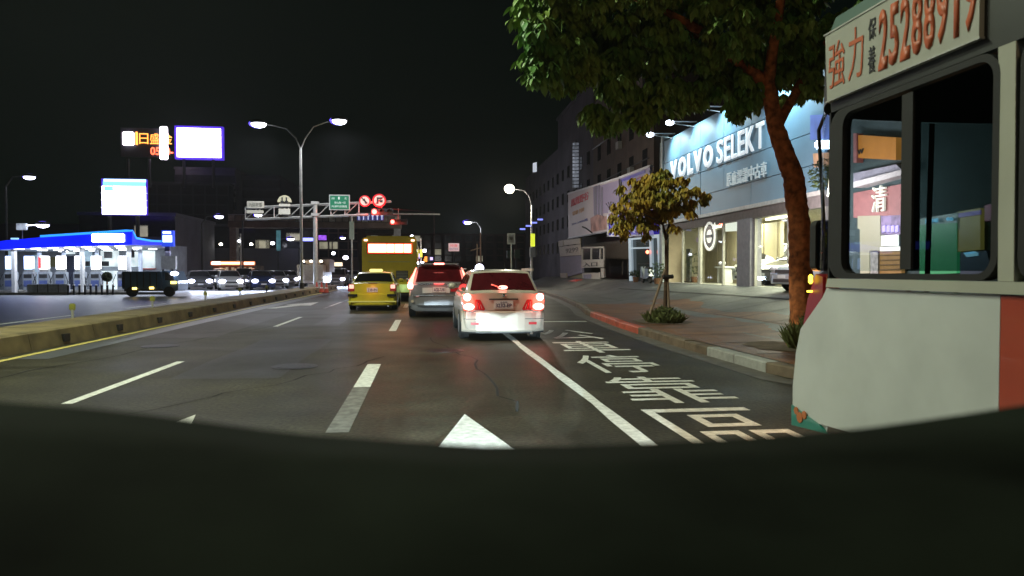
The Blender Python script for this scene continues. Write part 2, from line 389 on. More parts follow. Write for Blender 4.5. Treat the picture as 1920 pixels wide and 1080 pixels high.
# ------------------------------------------------------------ median made of blocks
med = root('median', (0, 0, 0), kind='structure')
yy = -6.0
while yy < 54:
    L = 2.4
    t = MB(); y0, y1 = yy+.008, yy+L-.008; z = random.uniform(-.006, .006)
    t.prism([(-6.82, y0, 0), (-6.88, y0, .3+z), (-6.95, y0, .33+z), (-8.1, y0, .33+z), (-8.2, y0, .28+z), (-8.25, y0, 0)], (0, y1-y0, 0))
    t.build('median_block', median_c, med)
    B((-6.80, yy+L/2-.11, .06), (-6.86, yy+L/2+.11, .2), 'drain_hole', black, med)
    yy += L
for k, (px, py) in enumerate(((136, 598), (286, 576), (385, 561), (450, 552), (500, 548))):
    g = atZ(px, py, .33); x, y = -8.0, atX(px, py, -8.0).y
    dl = root('delineator_post', (x, y, .3), ['yellow reflector post nearest the left edge of the photo on the median', 'second yellow reflector post from the left on the median', 'third yellow reflector post from the left on the median', 'fourth yellow reflector post along the median', 'small dark post farthest along the median'][k], 'reflector post', 'reflector posts on the median')
    MB().tube([(x, y, .3), (x, y, .52)], .03).build('post', dark_m if k == 4 else galv, dl)
    B((x-.065, y-.03, .5), (x+.065, y+.03, .66), 'reflector', M('yellow_reflector', (.26, .26, .05), .4), dl, bevel=.02)
# ------------------------------------------------------------ cars
def lerp(a, b, t): return a+(b-a)*t
def prof(pts, t):
    for a, b in zip(pts, pts[1:]):
        if t <= b[0]: return lerp(a[1], b[1], (t-a[0])/max(1e-6, b[0]-a[0]))
    return pts[-1][1]
def paintm(name, col=(.5, .5, .5), rough=.28, metal=.3):
    return M(name, col, rough, metal=metal, var=.06, scale=3, coat=.6)
tyre_m = M('tyre', (.02, .02, .02), .85); rim_m = M('alloy', (.45, .45, .46), .3, metal=.8)
plate_w = M('plate_white', (.62, .64, .66), .4, var=.03); plate_t = M('plate_ink', (.02, .03, .12), .5)
amber_l = M('amber_lens', (.6, .25, .03), .25); red_l = M('red_lens', (.45, .02, .03), .2, var=.1)
def car(name, label, cat, paint, L=4.4, Wd=1.7, H=1.45, style='sedan', rear=True, front=False, group=None, plate='', tail='off', zb=.2):
    r = root(name, (0, 0, 0), label, cat, group)
    hwm = Wd/2
    if style == 'sedan': zd, t4, t3, t2, t1 = .98, .55, 1.25, 2.75, 3.35
    elif style == 'wagon': zd, t4, t3, t2, t1 = .98, .10, .62, 2.75, 3.3
    elif style == 'suv': zd, t4, t3, t2, t1 = 1.03, .06, .42, 2.6, 3.35
    elif style == 'van': zd, t4, t3, t2, t1 = 1.05, .02, .12, L-1.0, L-.25
    f = L/4.4
    if style != 'van': t4, t3, t2, t1 = t4, t3*f**.5, t2*f, t1*f
    hood = .72 if style != 'suv' else .85
    if style == 'van': hood = .9
    deck = [(0, zd-.03), (.12, zd), (t4, zd), (t1, zd-.02), (t1+.1, zd-.06), (L-.25, hood+.03), (L, hood-.12)]
    def hw(t):
        a = 1-.085*max(0, 1-t/.55)**2.2-.17*max(0, (t-(L-.8))/.8)**2.2
        return hwm*a
    ts = [0, .03, .1, .25, .5, .8, 1.1, 1.5, 2, L-1.9, L-1.3, L-.9, L-.6, L-.4, L-.22, L-.1, L-.03, L]
    ts = sorted(set([round(t, 3) for t in ts+[t1, t4] if 0 <= t <= L]))
    m = MB(); rings = []
    for t in ts:
        h = hw(t); z = prof(deck, t); e = 1.0
        if t == 0 or t == L: e = .965
        b = zb+(.04 if t in (0, L) else 0); h *= e
        half = [(0, b), (h*.82, b), (h*.95, b+.06), (h*.985, b+.16), (h, lerp(b, z, .42)), (h, lerp(b, z, .6)), (h*.985, z-.16), (h*.955, z-.06), (h*.90, z-.015), (h*.78, z), (h*.4, z+.012), (0, z+.016)]
        ring = half+[(-x, zz) for x, zz in half[-2:0:-1]]
        rings.append(len(m.v)); m.v += [Vector((x, t-L/2, zz)) for x, zz in ring]; n = len(ring)
    for a, b in zip(rings, rings[1:]):
        for k in range(n): m.f.append((a+k, a+(k+1) % n, b+(k+1) % n, b+k))
    m.f.append(tuple(range(rings[0], rings[0]+n))); m.f.append(tuple(range(rings[-1], rings[-1]+n)))
    body = m.build('body', paint, r, smooth=True, local=True)
    md = body.modifiers.new('bevel', 'EDGE_SPLIT'); md.split_angle = math.radians(38)
    # greenhouse
    roof = [(t4, zd), (t3, H-.035), (lerp(t3, t2, .35), H), (lerp(t3, t2, .7), H-.005), (t2, H-.045), (t1, zd-.03)]
    def wbase(t): return hw(t)*.90
    def wtop(t):
        z = prof(roof, t); q = (z-zd)/(H-zd); return lerp(wbase(t), hwm*.70 if style != 'van' else hwm*.84, max(0, q))
    gt = sorted(set(list(x[0] for x in roof)+[lerp(t4, t3, .5), lerp(t3, t2, .15), lerp(t2, t1, .5)]))
    def crown(x, w): return .035*(abs(x)/max(w, .01))**2.4
    g = MB(); rings = []
    for t in gt:
        z = max(prof(roof, t), zd-.028); wb = wbase(t); wt = wtop(t)
        half = [(wb, zd-.04), (wt, max(z-.05, zd-.035)), (wt*.965, z-.025), (wt*.8, z-.012), (wt*.4, z-.002), (0, z)]
        ring = half+[(-x, zz) for x, zz in half[-2::-1]]
        rings.append(len(g.v)); g.v += [Vector((x, t-L/2, zz)) for x, zz in ring]; n = len(ring)
    for a, b in zip(rings, rings[1:]):
        for k in range(n-1): g.f.append((a+k, a+k+1, b+k+1, b+k))
    g.f.append(tuple(range(rings[0], rings[0]+n))); g.f.append(tuple(range(rings[-1], rings[-1]+n)))
    gh = g.build('roof', paint, r, smooth=True, local=True)
    md = gh.modifiers.new('bevel', 'EDGE_SPLIT'); md.split_angle = math.radians(30)
    # glass patches
    def slopeglass(ta, tb, nm, s0=.10, s1=.9, wk=.93, gm=None):
        m = MB(); NU, NV = 8, 3; sg = -1 if ta < tb else 1
        nrm = Vector((0, -(H-zd) if ta < tb else (H-zd), abs(tb-ta))).normalized()
        for j in range(NV+1):
            s = lerp(s0, s1, j/NV); t = lerp(ta, tb, s); z = lerp(zd, H-.035, s); w = lerp(wbase(ta), hwm*.70 if style != 'van' else hwm*.84, s)*wk
            for i_ in range(NU+1):
                x = lerp(-w, w, i_/NU); p = Vector((x, t-L/2, z-.022*(abs(x)/w)**2.4))+nrm*.012; m.v.append(p)
        m.f = [(j*(NU+1)+i_, j*(NU+1)+i_+1, (j+1)*(NU+1)+i_+1, (j+1)*(NU+1)+i_) for j in range(NV) for i_ in range(NU)]
        m.build(nm, gm or cargl, r, smooth=True, local=True)
    slopeglass(t4, t3, 'rear_window', gm=M('red_flare_glass', (.055, .007, .010), .08, var=.2) if plate and style != 'sedan' else None); slopeglass(t1, t2, 'windscreen', .06, .94)  # wagon and SUV rear glass: red flare put into the glass colour
    cuts = [t4+.25, lerp(t3, t2, .34), lerp(t3, t2, .36)+.05, t2-.02 if style != 'van' else t2+.1]
    segs = [(lerp(t4, t3, .75)+.08, lerp(t3, t2, .27)), (lerp(t3, t2, .32), lerp(t3, t2, .68)), (lerp(t3, t2, .72), lerp(t2, t1, .55))]
    for (ta, tb) in segs:
        for sx in (-1, 1):
            m = MB(); NU = 5
            for j, s in enumerate((.1, .86)):
                for i_ in range(NU+1):
                    t = lerp(ta, tb, i_/NU); zt = max(prof(roof, t)-.05, zd); q = lerp(wbase(t), wtop(t), s)
                    m.v.append(Vector((sx*(q+.012), t-L/2, lerp(zd-.035, zt, s))))
            m.f = [(i_, i_+1, i_+NU+2, i_+NU+1) for i_ in range(NU)]
            m.build('side_window', cargl, r, local=True)
    # wheels
    for wy in (.82*f, L-.85*f):
        for sx in (-1, 1):
            wr = .31 if style != 'suv' else .35
            a = B((sx*(hwm+.004), wy-L/2-wr*.1, .3), (sx*(hwm-.02), wy-L/2+wr*.1, .35), 'wheel_arch', black, r, local=True)
            a.data.clear_geometry(); q = MB()
            q.tube([(sx*(hwm*.985+.0), wy-L/2, wr), (sx*(hwm*.9), wy-L/2, wr)], wr+.06, 20)
            bpy.data.objects.remove(a); q.build('wheel_arch', black, r, local=True)
            w = MB().tube([(sx*(hwm-.20), wy-L/2, wr), (sx*(hwm-.18), wy-L/2, wr), (sx*(hwm-.0), wy-L/2, wr), (sx*(hwm+.01), wy-L/2, wr)], [wr*.94, wr, wr, wr*.92], 24).build('wheel', tyre_m, r, local=True)
            MB().tube([(sx*(hwm+.0), wy-L/2, wr), (sx*(hwm+.018), wy-L/2, wr)], [wr*.66, wr*.6], 16).build('rim', rim_m, w, local=True)
    for sx in (-1, 1):
        MB().ellipsoid((sx*(hwm+.06), t1-.25-L/2, zd+.06), (.10, .07, .075)).build('mirror', paint, r, smooth=True, local=True)
    def curved(name, z0, z1, proud, k, mat, at='rear', bulge=.0, wx=.985, hollow=.0, parent=None):
        m = MB(); NU = 12; y_ = -1 if at == 'rear' else 1
        vs = []
        for j, (z, pr) in enumerate(((z0, proud-.03), (z0+.04, proud), (z1-.03, proud), (z1, proud-.025))):
            for i_ in range(NU+1):
                u = lerp(-1, 1, i_/NU); x = u*hwm*wx; yy_ = L/2+pr-k*abs(u)**5
                vs.append((x, y_*yy_, z))
        for i_ in range(NU+1):
            u = lerp(-1, 1, i_/NU); vs.append((u*hwm*wx*.98, y_*(L/2-.35), z1)) 
        for i_ in range(NU+1):
            u = lerp(-1, 1, i_/NU); vs.append((u*hwm*wx*.98, y_*(L/2-.35), z0))
        q = NU+1
        fs = [(j*q+i_, j*q+i_+1, (j+1)*q+i_+1, (j+1)*q+i_) for j in range(5) for i_ in range(NU)]
        fs += [(5*q+i_, 5*q+i_+1, i_+1, i_) for i_ in range(NU)]
        fs += [tuple(j*q for j in range(6)), tuple(j*q+NU for j in range(6))]
        m.add(vs, fs); return m.build(name, mat, parent or r, smooth=False, local=True)
    r['L'] = L; r['hw'] = hwm; r['zd'] = zd; r['t4'] = t4; r['t3'] = t3
    if rear:
        bz = (.18, .60) if style != 'suv' else (.34, .66)
        curved('rear_bumper', bz[0], bz[1], .07, .22, paint)
        curved('bumper_lip', bz[0]-.03, bz[0]+.015, .045, .22, dark_m)
        pz_ = (.73 if style != 'suv' else .84)
        pl = MB().box((-.19, -L/2-.022, pz_-.08), (.19, -L/2+.01, pz_+.08)).build('number_plate', plate_w, r, local=True)
        if plate:
            text(plate, (-.16, -L/2-.024, pz_-.055), .32, .075 if style == 'wagon' else .11, FR_Y, plate_t, pl, local=True, ext=.002, off=.012)
            if style == 'wagon': text('台北市', (-.07, -L/2-.024, pz_+.03), .14, .035, FR_Y, plate_t, pl, local=True, ext=.002)
        MB().tube([(.55, -L/2-.09, bz[0]-.02), (.55, -L/2+.2, bz[0]-.02)], .03).build('exhaust_pipe', chrome, r, local=True)
    if front:
        curved('front_bumper', .2, .5, .06, .25, paint, 'front')
        MB().box((-hwm*.45, L/2-.04, .54), (hwm*.45, L/2+.03, .64)).build('grille', dark_m, r, local=True)
        MB().box((-hwm*.5, L/2+.01, .26), (hwm*.5, L/2+.065, .36)).build('air_intake', dark_m, r, local=True)
        MB().box((-.19, L/2+.06, .38), (.19, L/2+.075, .48)).build('number_plate', plate_w, r, local=True)
        for sx in (-1, 1):
            h = MB().ellipsoid((sx*hwm*.70, L/2-.06, .66), (.17, .12, .085) if not group else (.24, .14, .15)).build('headlight', front, r, smooth=True, local=True)
    return r
def poly_lamp(r, pts, name, mat, y, th=.05):      # lamp outline in the rear plane, given depth
    return MB().prism([(x, y, z) for x, z in pts], (0, th, 0)).build(name, mat, r, local=True, bevel=.008)

bright_red = EM('brake_glow', (1, .05, .04), 7); brake_core = EM('brake_core', (1, .42, .36), 9)
red_dim = EM('tail_glow', (1, .03, .05), .7); red_mid = EM('red_mid_glow', (1, .10, .07), 3)
# --- silver white wagon, nearest
wg_p = paintm('wagon_paint', (.52, .46, .39), .35, .1)
wag = car('station_wagon', 'pale beige station wagon braking in front of the camera in the right lane', 'car', wg_p, 4.45, 1.70, 1.44, 'wagon', plate='3232-EP')
Lh = 4.45/2; ry = -Lh-.02
for s in (-1, 1):
    poly_lamp(wag, [(s*.60, .60), (s*.80, .62), (s*.82, .80), (s*.80, .95), (s*.64, .94), (s*.60, .80)], 'tail_light', red_mid, ry, .14)
    MB().ellipsoid((s*.73, ry-.02, .88), (.075, .04, .075)).build('brake_lamp', brake_core, wag, smooth=True, local=True)
    MB().ellipsoid((s*.70, ry-.015, .69), (.11, .04, .065)).build('brake_lamp', brake_core, wag, smooth=True, local=True)
    inn = poly_lamp(wag, [(s*.57, .62), (s*.57, .83), (s*.47, .83), (s*.37, .64), (s*.39, .61)], 'inner_tail_light', red_l, ry+.005, .05)
    for q in range(3):
        poly_lamp(inn, [(s*(.545-.05*q), .64), (s*(.52-.05*q), .64), (s*(.525-.035*q), .80-.03*q), (s*(.55-.035*q), .80-.03*q)], 'lamp_strip', [M('clear_lens', (.6, .55, .55), .2), red_dim, M('clear_lens')][q], ry-.002, .02)
B((-.29, ry-.005, .825), (.29, ry+.04, .85), 'tailgate_handle', dark_m, wag, local=True)
MB().ellipsoid((.0, ry, .915), (.05, .02, .028)).build('badge', chrome, wag, smooth=True, local=True)
for (x0, x1, z0, z1, nm) in ((-.70, .70, .598, .606, 'tailgate_gap'),): B((x0, ry-.004, z0), (x1, ry+.03, z1), nm, black, wag, local=True)
MB().ellipsoid((.0, -Lh+.155, 1.07), (.10, .03, .04)).build('high_brake_light', EM('high_brake', (1, .25, .2), 6), wag, smooth=True, local=True)
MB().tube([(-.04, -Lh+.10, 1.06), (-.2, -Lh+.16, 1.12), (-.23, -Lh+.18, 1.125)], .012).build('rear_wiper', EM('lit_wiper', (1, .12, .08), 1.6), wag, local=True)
MB().box((-.74, -Lh+.62, 1.435), (-.70, -Lh+2.2, 1.46)).build('roof_rail', galv, wag, local=True); MB().box((.70, -Lh+.62, 1.40), (.66, -Lh+2.2, 1.46)).build('roof_rail', galv, wag, local=True)
MB().tube([(.1, -Lh+.75, 1.44), (.08, -Lh+.6, 1.56)], .008).build('aerial', black, wag, local=True)
light('POINT', 'brake_light_left', (-.7, -Lh-.25, .8), 5, (1, .10, .07), wag, .08); light('POINT', 'brake_light_right', (.7, -Lh-.25, .8), 5, (1, .10, .07), wag, .08)
for s in (-1, 1):
    B((s*.66, -Lh-.062, .33), (s*.50, -Lh-.04, .38), 'bumper_reflector', red_l, wag, local=True)
B((-.80, -Lh-.063, .44), (.80, -Lh-.04, .452), 'bumper_crease', dark_m, wag, local=True)
wag.location = (1.56, 14.0+Lh, 0)
# --- suv
sv = paintm('suv_paint', (.30, .30, .33), .3, .5)
suv = car('suv', 'dark silver SUV with tall glowing tail lights beside its rear window', 'car', sv, 4.6, 1.82, 1.64, 'suv', plate='AGB-7190')
Lh = 2.3; ry = -Lh-.02
for s in (-1, 1):
    MB().prism([(s*.80, ry+.02, .86), (s*.92, ry+.10, .86), (s*.93, ry+.12, 1.06), (s*.79, ry+.16, 1.30), (s*.70, ry+.27, 1.50), (s*.665, ry+.27, 1.50), (s*.76, ry+.08, 1.16)], (0, .06, 0)).build('tail_light', EM('pillar_light', (1, .22, .16), 5), suv, local=True)
    MB().ellipsoid((s*.86, ry+.0, .96), (.085, .05, .085)).build('brake_lamp', brake_core, suv, smooth=True, local=True)
    MB().tube([(s*.80, ry-.07, .50), (s*.80, ry-.04, .50)], .045, 10).build('reflector', M('pale_reflector', (.6, .5, .4), .2), suv, local=True)
B((-.62, ry-.005, 1.0), (.62, ry+.05, 1.04), 'chrome_strip', chrome, suv, local=True)
B((-.78, ry-.06, .66), (.78, ry-.03, .685), 'bumper_trim', chrome, suv, local=True)
B((.34, ry-.015, .78), (.66, ry+.04, .9), 'camera_recess', red_l, suv, local=True)
B((-.5, ry-.012, .74), (-.2, ry+.04, .9), 'pale_sticker', plate_w, suv, local=True); B((.2, ry-.012, .74), (.32, ry+.04, .9), 'pale_sticker', plate_w, suv, local=True)
MB().prism([(-.62, -Lh+.40, 1.615), (.62, -Lh+.40, 1.615), (.55, -Lh+.15, 1.60), (-.55, -Lh+.15, 1.60)], (0, 0, .035)).build('spoiler', sv, suv, local=True)
B((-.16, -Lh+.12, 1.595), (.16, -Lh+.15, 1.645), 'high_brake_light', EM('high_brake', (1, .25, .2), 6), suv, local=True, bevel=.015)
light('POINT', 'brake_light', (0, -Lh-.35, 1.1), 4, (1, .07, .06), suv, .2)
suv.location = (.42, 21.2+Lh, 0)
# --- taxi
tx_p = paintm('taxi_yellow', (.62, .52, .035), .35, 0)
taxi = car('taxi', 'yellow taxi with a lit roof sign behind the yellow bus', 'taxi', tx_p, 4.5, 1.7, 1.38, 'sedan', plate='238-89')
Lh = 2.25; ry = -Lh-.02
for s in (-1, 1):
    tl = poly_lamp(taxi, [(s*.62, .68), (s*.84, .68), (s*.84, .90), (s*.80, .95), (s*.62, .93)], 'tail_light', M('red_lens2', (.5, .05, .05), .2), ry, .12)
    poly_lamp(tl, [(s*.64, .78), (s*.80, .78), (s*.80, .92), (s*.64, .92)], 'lamp_lens', EM('taxi_lens', (1, .62, .5), 1.1), ry-.012, .02)
    B((s*.52, ry-.075, .50), (s*.84, ry-.02, .585), 'bumper_insert', black, taxi, local=True)
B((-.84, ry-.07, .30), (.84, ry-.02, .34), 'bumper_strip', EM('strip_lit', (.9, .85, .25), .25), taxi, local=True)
B((-.25, -.32, 1.37), (.25, -.12, 1.48), 'roof_sign', EM('taxi_sign', (1, .86, .25), 1.6), taxi, local=True, bevel=.03)
B((-.16, ry-.01, .96), (.18, ry+.03, .975), 'badge_strip', chrome, taxi, local=True)
light('POINT', 'tail_glow', (0, -Lh-.4, .8), 3, (1, .3, .2), taxi, .1)
taxi.location = (-1.86, 25.4+Lh, 0)

# --- yellow city bus
yb_p = paintm('bus_yellow', (.64, .48, .02), .45, 0)
yb = root('city_bus', (-1.63, 33, 0), 'yellow city bus with a glowing orange route display across its rear', 'bus')
X0, X1 = -1.63-1.25, -1.63+1.25; Y0 = 33
def rrect(x0, x1, z0, z1, r, y, n=5, plane='XZ'):
    pts = []
    for cx, cz, a0 in ((x1-r, z1-r, 0), (x0+r, z1-r, 90), (x0+r, z0+r, 180), (x1-r, z0+r, 270)):
        for k in range(n+1):
            a = math.radians(a0+90*k/n); u, v = cx+r*math.cos(a), cz+r*math.sin(a)
            pts.append((u, y, v) if plane == 'XZ' else (y, u, v))
    return pts
MB().prism(rrect(X0, X1, .45, 2.95, .16, Y0), (0, 10.5, 0)).build('body', yb_p, yb)
B((X0+.03, Y0+.02, .28), (X1-.03, Y0+10.4, .45), 'skirt', dark_m, yb)
B((X0+.22, Y0-.04, 2.18), (X1-.22, Y0+.02, 2.72), 'display_housing', dark_m, yb, bevel=.03)
B((X0+.26, Y0-.045, 2.21), (X0+.3+1.97+.02, Y0-.035, 2.69), 'display_rim', EM('display_rim', (1, .05, .02), 1.6), yb, bevel=.02)
disp = EM('route_display', (1, .50, .25), 6); xx = X0+.3
for w in (.85, .34, .42, .36):
    B((xx, Y0-.06, 2.26), (xx+w-.03, Y0-.04, 2.64), 'display_panel', disp, yb, bevel=.01); xx += w
B((X0+1.55, Y0-.03, 1.02), (X0+2.1, Y0+.02, 1.42), 'engine_grille', dark_m, yb)
for q in range(5): B((X0+1.57, Y0-.05, 1.06+.07*q), (X0+2.08, Y0-.03, 1.09+.07*q), 'grille_slat', grey_m, yb)
B((X0+1.55, Y0-.09, .42), (X0+2.42, Y0-.03, .78), 'rear_advert', EM('rear_advert', (.55, .75, .25), .7, var=.4), yb)
B((X0+.02, Y0-.08, .40), (X1-.02, Y0+.0, .62), 'rear_bumper', yb_p, yb, bevel=.02)
for s, xc in ((-1, X0+.18), (1, X1-.18)):
    B((xc-.1, Y0-.03, .9), (xc+.1, Y0+.01, 1.25), 'tail_light', red_dim, yb, bevel=.02)
    B((xc-.08, Y0-.04, 2.78), (xc+.08, Y0+.0, 2.86), 'marker_lamp', EM('marker_warm', (1, .6, .5), 3), yb, bevel=.01)
B((X0+.28, Y0-.02, 1.82), (X1-.3, Y0+.01, 1.845), 'trim_line', M('trim', (.4, .38, .2), .4), yb)
for sx in (X0, X1):
    for wy in (Y0+2.2, Y0+8.4):
        w = MB().tube([(sx-.12*(1 if sx > -1.6 else -1), wy, .46), (sx+.01*(1 if sx > -1.6 else -1), wy, .46)], .46, 20).build('wheel', tyre_m, yb)
for k in range(6):
    for sx in (X0-.012, X1-.008): B((sx, Y0+.9+k*1.5, 1.45), (sx+.02, Y0+2.25+k*1.5, 2.35), 'side_window', cargl, yb)
MB().prism(rrect(X0+.1, X1-.1, 2.94, 3.08, .06, Y0+1.2), (0, 2.6, 0)).build('roof_unit', yb_p, yb)
light('AREA', 'display_glow', ((X0+X1)/2, Y0-.12, 2.45), 35, (1, .4, .15), yb, 1.9, target=((X0+X1)/2, Y0-3, 2.0), sizey=.4)

# ------------------------------------------------------------ white bus at the right
bw = M('bus_white', (.60, .62, .60), .5, var=.10, scale=2.2, bump=.03, coat=.15); bcream = paintm('bus_cream', (.46, .46, .38), .4, 0)
SX = 2.7; FX = SX+2.45; FY = 5.0
bus = root('white_bus', (SX+1.2, 1, 0), 'white city bus with a phone number board over its driver window close on the right', 'bus')
def yz(pts, x0, th, name, mat, par=bus, **k): return MB().prism([(x0, y, z) for y, z in pts], (th, 0, 0)).build(name, mat, par, **k)
ed = [(-6, .32), (4.88, .32), (4.90, .55), (4.86, .80), (4.80, .98), (4.66, 1.10), (4.52, 1.22), (4.47, 1.285), (-6, 1.285)]
yz([(3.02, .45), (4.885, .32), (4.90, .42), (4.90, .55), (4.86, .80), (4.80, .98), (4.66, 1.10), (4.52, 1.22), (4.47, 1.285), (3.02, 1.285)], SX, .05, 'side_panel', bw)
yz([(-6, .32), (3.016, .32), (3.016, 1.285), (-6, 1.285)], SX, .05, 'orange_panel', paintm('bus_orange', (.42, .055, .02), .4, 0))
yz([(4.45, .30), (4.90, .26), (4.905, .41), (4.55, .345)], SX-.008, .02, 'teal_skirt', paintm('bus_teal', (.02, .22, .17), .4, 0))
for (y, z, r_) in ((4.78, .34, .04), (4.72, .37, .03), (4.83, .38, .028)):
    MB().tube([(SX-.014, y, z), (SX-.008, y, z)], r_, 8).build('flower_print', M('orange_print', (.5, .15, .04), .5), bus)
yz([(-6, 1.292), (4.45, 1.292), (4.43, 1.35), (-6, 1.35)], SX-.02, .07, 'belt_rail', bcream)
yz([(-6, 2.46), (4.44, 2.46), (4.47, 2.72), (4.45, 3.0), (-6, 3.0)], SX, .05, 'upper_panel', M('bus_dark', (.02, .022, .02), .4))
MB().prism([(SX+.0, -6, 3.0), (SX+.04, -6, 3.1), (SX+.2, -6, 3.18), (FX-.2, -6, 3.18), (FX-.04, -6, 3.1), (FX, -6, 3.0)], (0, 10.46, 0)).build('roof', paintm('bus_green', (.01, .09, .06), .45, 0), bus)
MB().prism([(SX+.3, 4.5, 3.0), (SX+.3, 4.5, 3.1), (SX+.5, 4.7, 3.14), (FX-.5, 4.7, 3.14), (FX-.3, 4.5, 3.1), (FX-.3, 4.5, 3.0)], (0, .02, 0)).build('roof_edge', M('bus_dark'), bus)
yz([(2.94, 1.352), (3.03, 1.352), (3.05, 2.458), (2.95, 2.458)], SX-.005, .055, 'window_pillar', bcream)
# board
yz([(3.14, 2.535), (4.44, 2.535), (4.47, 2.975), (3.14, 2.975)], SX-.03, .028, 'advert_board', M('board_white', (.42, .42, .36), .5, var=.05))
yz([(3.13, 2.525), (4.45, 2.525), (4.45, 2.535), (3.13, 2.535)], SX-.036, .03, 'board_edge', galv); yz([(3.13, 2.975), (4.48, 2.975), (4.48, 2.985), (3.13, 2.985)], SX-.036, .03, 'board_edge', galv)
oti = M('orange_ink', (.55, .11, .03), .5); bti = M('black_ink', (.015, .015, .02), .5)
textX('強', 4.42, 4.24, 2.60, 2.90, SX-.031, oti, bus, off=.02, ext=.003); textX('力', 4.20, 4.05, 2.60, 2.92, SX-.031, oti, bus, off=.02, ext=.003)
textX('保', 4.0, 3.93, 2.79, 2.92, SX-.031, bti, bus, off=.0, ext=.003); textX('養', 4.0, 3.93, 2.59, 2.75, SX-.031, bti, bus, off=.0, ext=.003)
for k, ch in enumerate('25288919'): textX(ch, 3.90-k*.095-(.028 if ch == '1' else 0), 3.90-k*.095-(.06 if ch == '1' else .08), 2.58, 2.935, SX-.031, oti, bus, off=.03, ext=.003)
# window frame
def ringyz(o, i_, rO, rI, x, th, name, mat):
    a = rrect(o[0], o[1], o[2], o[3], rO, x, 5, 'YZ'); b = rrect(i_[0], i_[1], i_[2], i_[3], rI, x, 5, 'YZ'); n = len(a); m = MB()
    vs = a+b+[(p[0]+th, p[1], p[2]) for p in a]+[(p[0]+th, p[1], p[2]) for p in b]; fs = []
    for k in range(n):
        q = (k+1) % n; fs += [(k, q, n+q, n+k), (2*n+k, 2*n+q, 3*n+q, 3*n+k), (k, q, 2*n+q, 2*n+k), (n+k, n+q, 3*n+q, 3*n+k)]
    m.add(vs, fs); return m.build(name, mat, bus)
ringyz((3.035, 4.44, 1.352, 2.455), (3.075, 4.30, 1.385, 2.42), .12, .09, SX-.006, .06, 'window_frame', black)
B((SX+.012, 3.09, 1.40), (SX+.018, 3.69, 2.41), 'rear_pane', tintg, bus); B((SX+.022, 3.69, 1.40), (SX+.028, 4.28, 2.41), 'front_pane', clear, bus)
B((SX-.002, 3.64, 1.41), (SX+.05, 3.73, 2.40), 'sash_bar', black, bus)
ringyz((1.1, 2.92, 1.352, 2.455), (1.18, 2.84, 1.42, 2.40), .1, .08, SX-.006, .06, 'window_frame', black)
B((SX+.012, 1.16, 1.40), (SX+.02, 2.86, 2.42), 'rear_pane', tintg, bus)
yz([(-6, 1.352), (1.09, 1.352), (1.09, 2.455), (-6, 2.455)], SX+.01, .03, 'side_glass_band', M('bus_dark'))
# cab front pillar and curved windscreen
MB().prism([(SX+.0, 4.442, 1.352), (SX+.0, 4.46, 1.30), (SX+.0, 4.46, 2.46), (SX+.0, 4.442, 2.46)], (.05, 0, 0)).build('front_pillar', black, bus)
def front_pt(u):   # plan curve of the nose, u 0..1 left to right
    x = lerp(SX+.005, FX-.005, u); k = abs(2*u-1); return x, 5.12-.60*k**7-.06*k*k
def nose(z0, z1, us, name, mat, off=0, hang=None):
    m = MB(); n = len(us)
    for z in (z0, z1):
        for u in us:
            x, y = front_pt(u); y -= .04*max(0, z-1.6)+off
            m.v.append(Vector((x, y, z if hang is None or z == z1 else z0+hang(u))))
    m.f = [(i_, i_+1, n+i_+1, n+i_) for i_ in range(n-1)]; m.add([], []); return m.build(name, mat, bus, smooth=True)
us = [0, .003, .008, .015, .03, .05, .08, .12, .2, .3, .4, .49, .51, .6, .7, .8, .88, .92, .95, .97, .985, .992, .997, 1]
nose(.96, 2.55, us, 'windscreen', GLASS('bus_glass', (.78, .82, .84), .12), 0)
nose(.30, .955, us, 'front_panel', bw, .005); nose(2.56, 3.02, us, 'destination_box', M('bus_dark'), .002)
nose(.955, 1.02, us, 'windscreen_rubber', black, -.004)
nose(1.0, 2.55, [.49, .51], 'windscreen_divider', black, .01)
# red lamp cluster seen behind the corner glass
MB().prism([(SX+.03, 4.82, 1.0), (SX+.03, 4.62, 1.13), (SX+.03, 4.57, 1.24), (SX+.03, 4.57, 1.36), (SX+.03, 4.66, 1.38), (SX+.03, 4.76, 1.2)], (.12, 0, 0)).build('corner_lamp', EM('corner_lamp', (.25, .012, .01), .25, var=.3), bus)
B((SX-.005, 4.67, 1.31), (SX+.02, 4.70, 1.375), 'indicator', EM('indicator', (1, .75, .05), 5), bus, bevel=.008)
B((SX-.005, 4.68, 1.25), (SX+.02, 4.71, 1.262), 'indicator', EM('indicator', (1, .7, .05), 5), bus)
# interior
B((SX+.06, -6, .9), (FX-.06, 4.4, .95), 'cab_floor', dark_m, bus)
B((FX-.05, -6, .32), (FX, 2.9, 1.3), 'far_side_panel', bw, bus); B((FX-.05, -6, 2.4), (FX, 4.5, 3.0), 'far_upper_panel', M('bus_dark'), bus)
for y in (2.85, 1.2, -.6, -2.4, -4.2): B((FX-.05, y, 1.3), (FX, y+.1, 2.4), 'far_pillar', black, bus)
B((FX-.05, 4.3, .32), (FX, 4.42, 2.4), 'far_pillar', black, bus)
B((SX+.1, -6, 2.9), (FX-.1, 4.5, 2.94), 'ceiling', dark_m, bus)
B((SX+.06, -6.0, .32), (FX-.06, -5.9, 3.0), 'rear_wall', bw, bus)
B((SX+.35, 3.0, .95), (SX+.85, 3.5, 1.35), 'driver_seat', M('seat_cloth', (.03, .04, .05), .9), bus, bevel=.05); B((SX+.35, 2.9, 1.3), (SX+.85, 3.05, 2.0), 'driver_seat_back', M('seat_cloth'), bus, bevel=.05)
B((SX+.2, 4.45, .95), (FX-.2, 4.85, 1.22), 'cab_dashboard', dark_m, bus, bevel=.04)
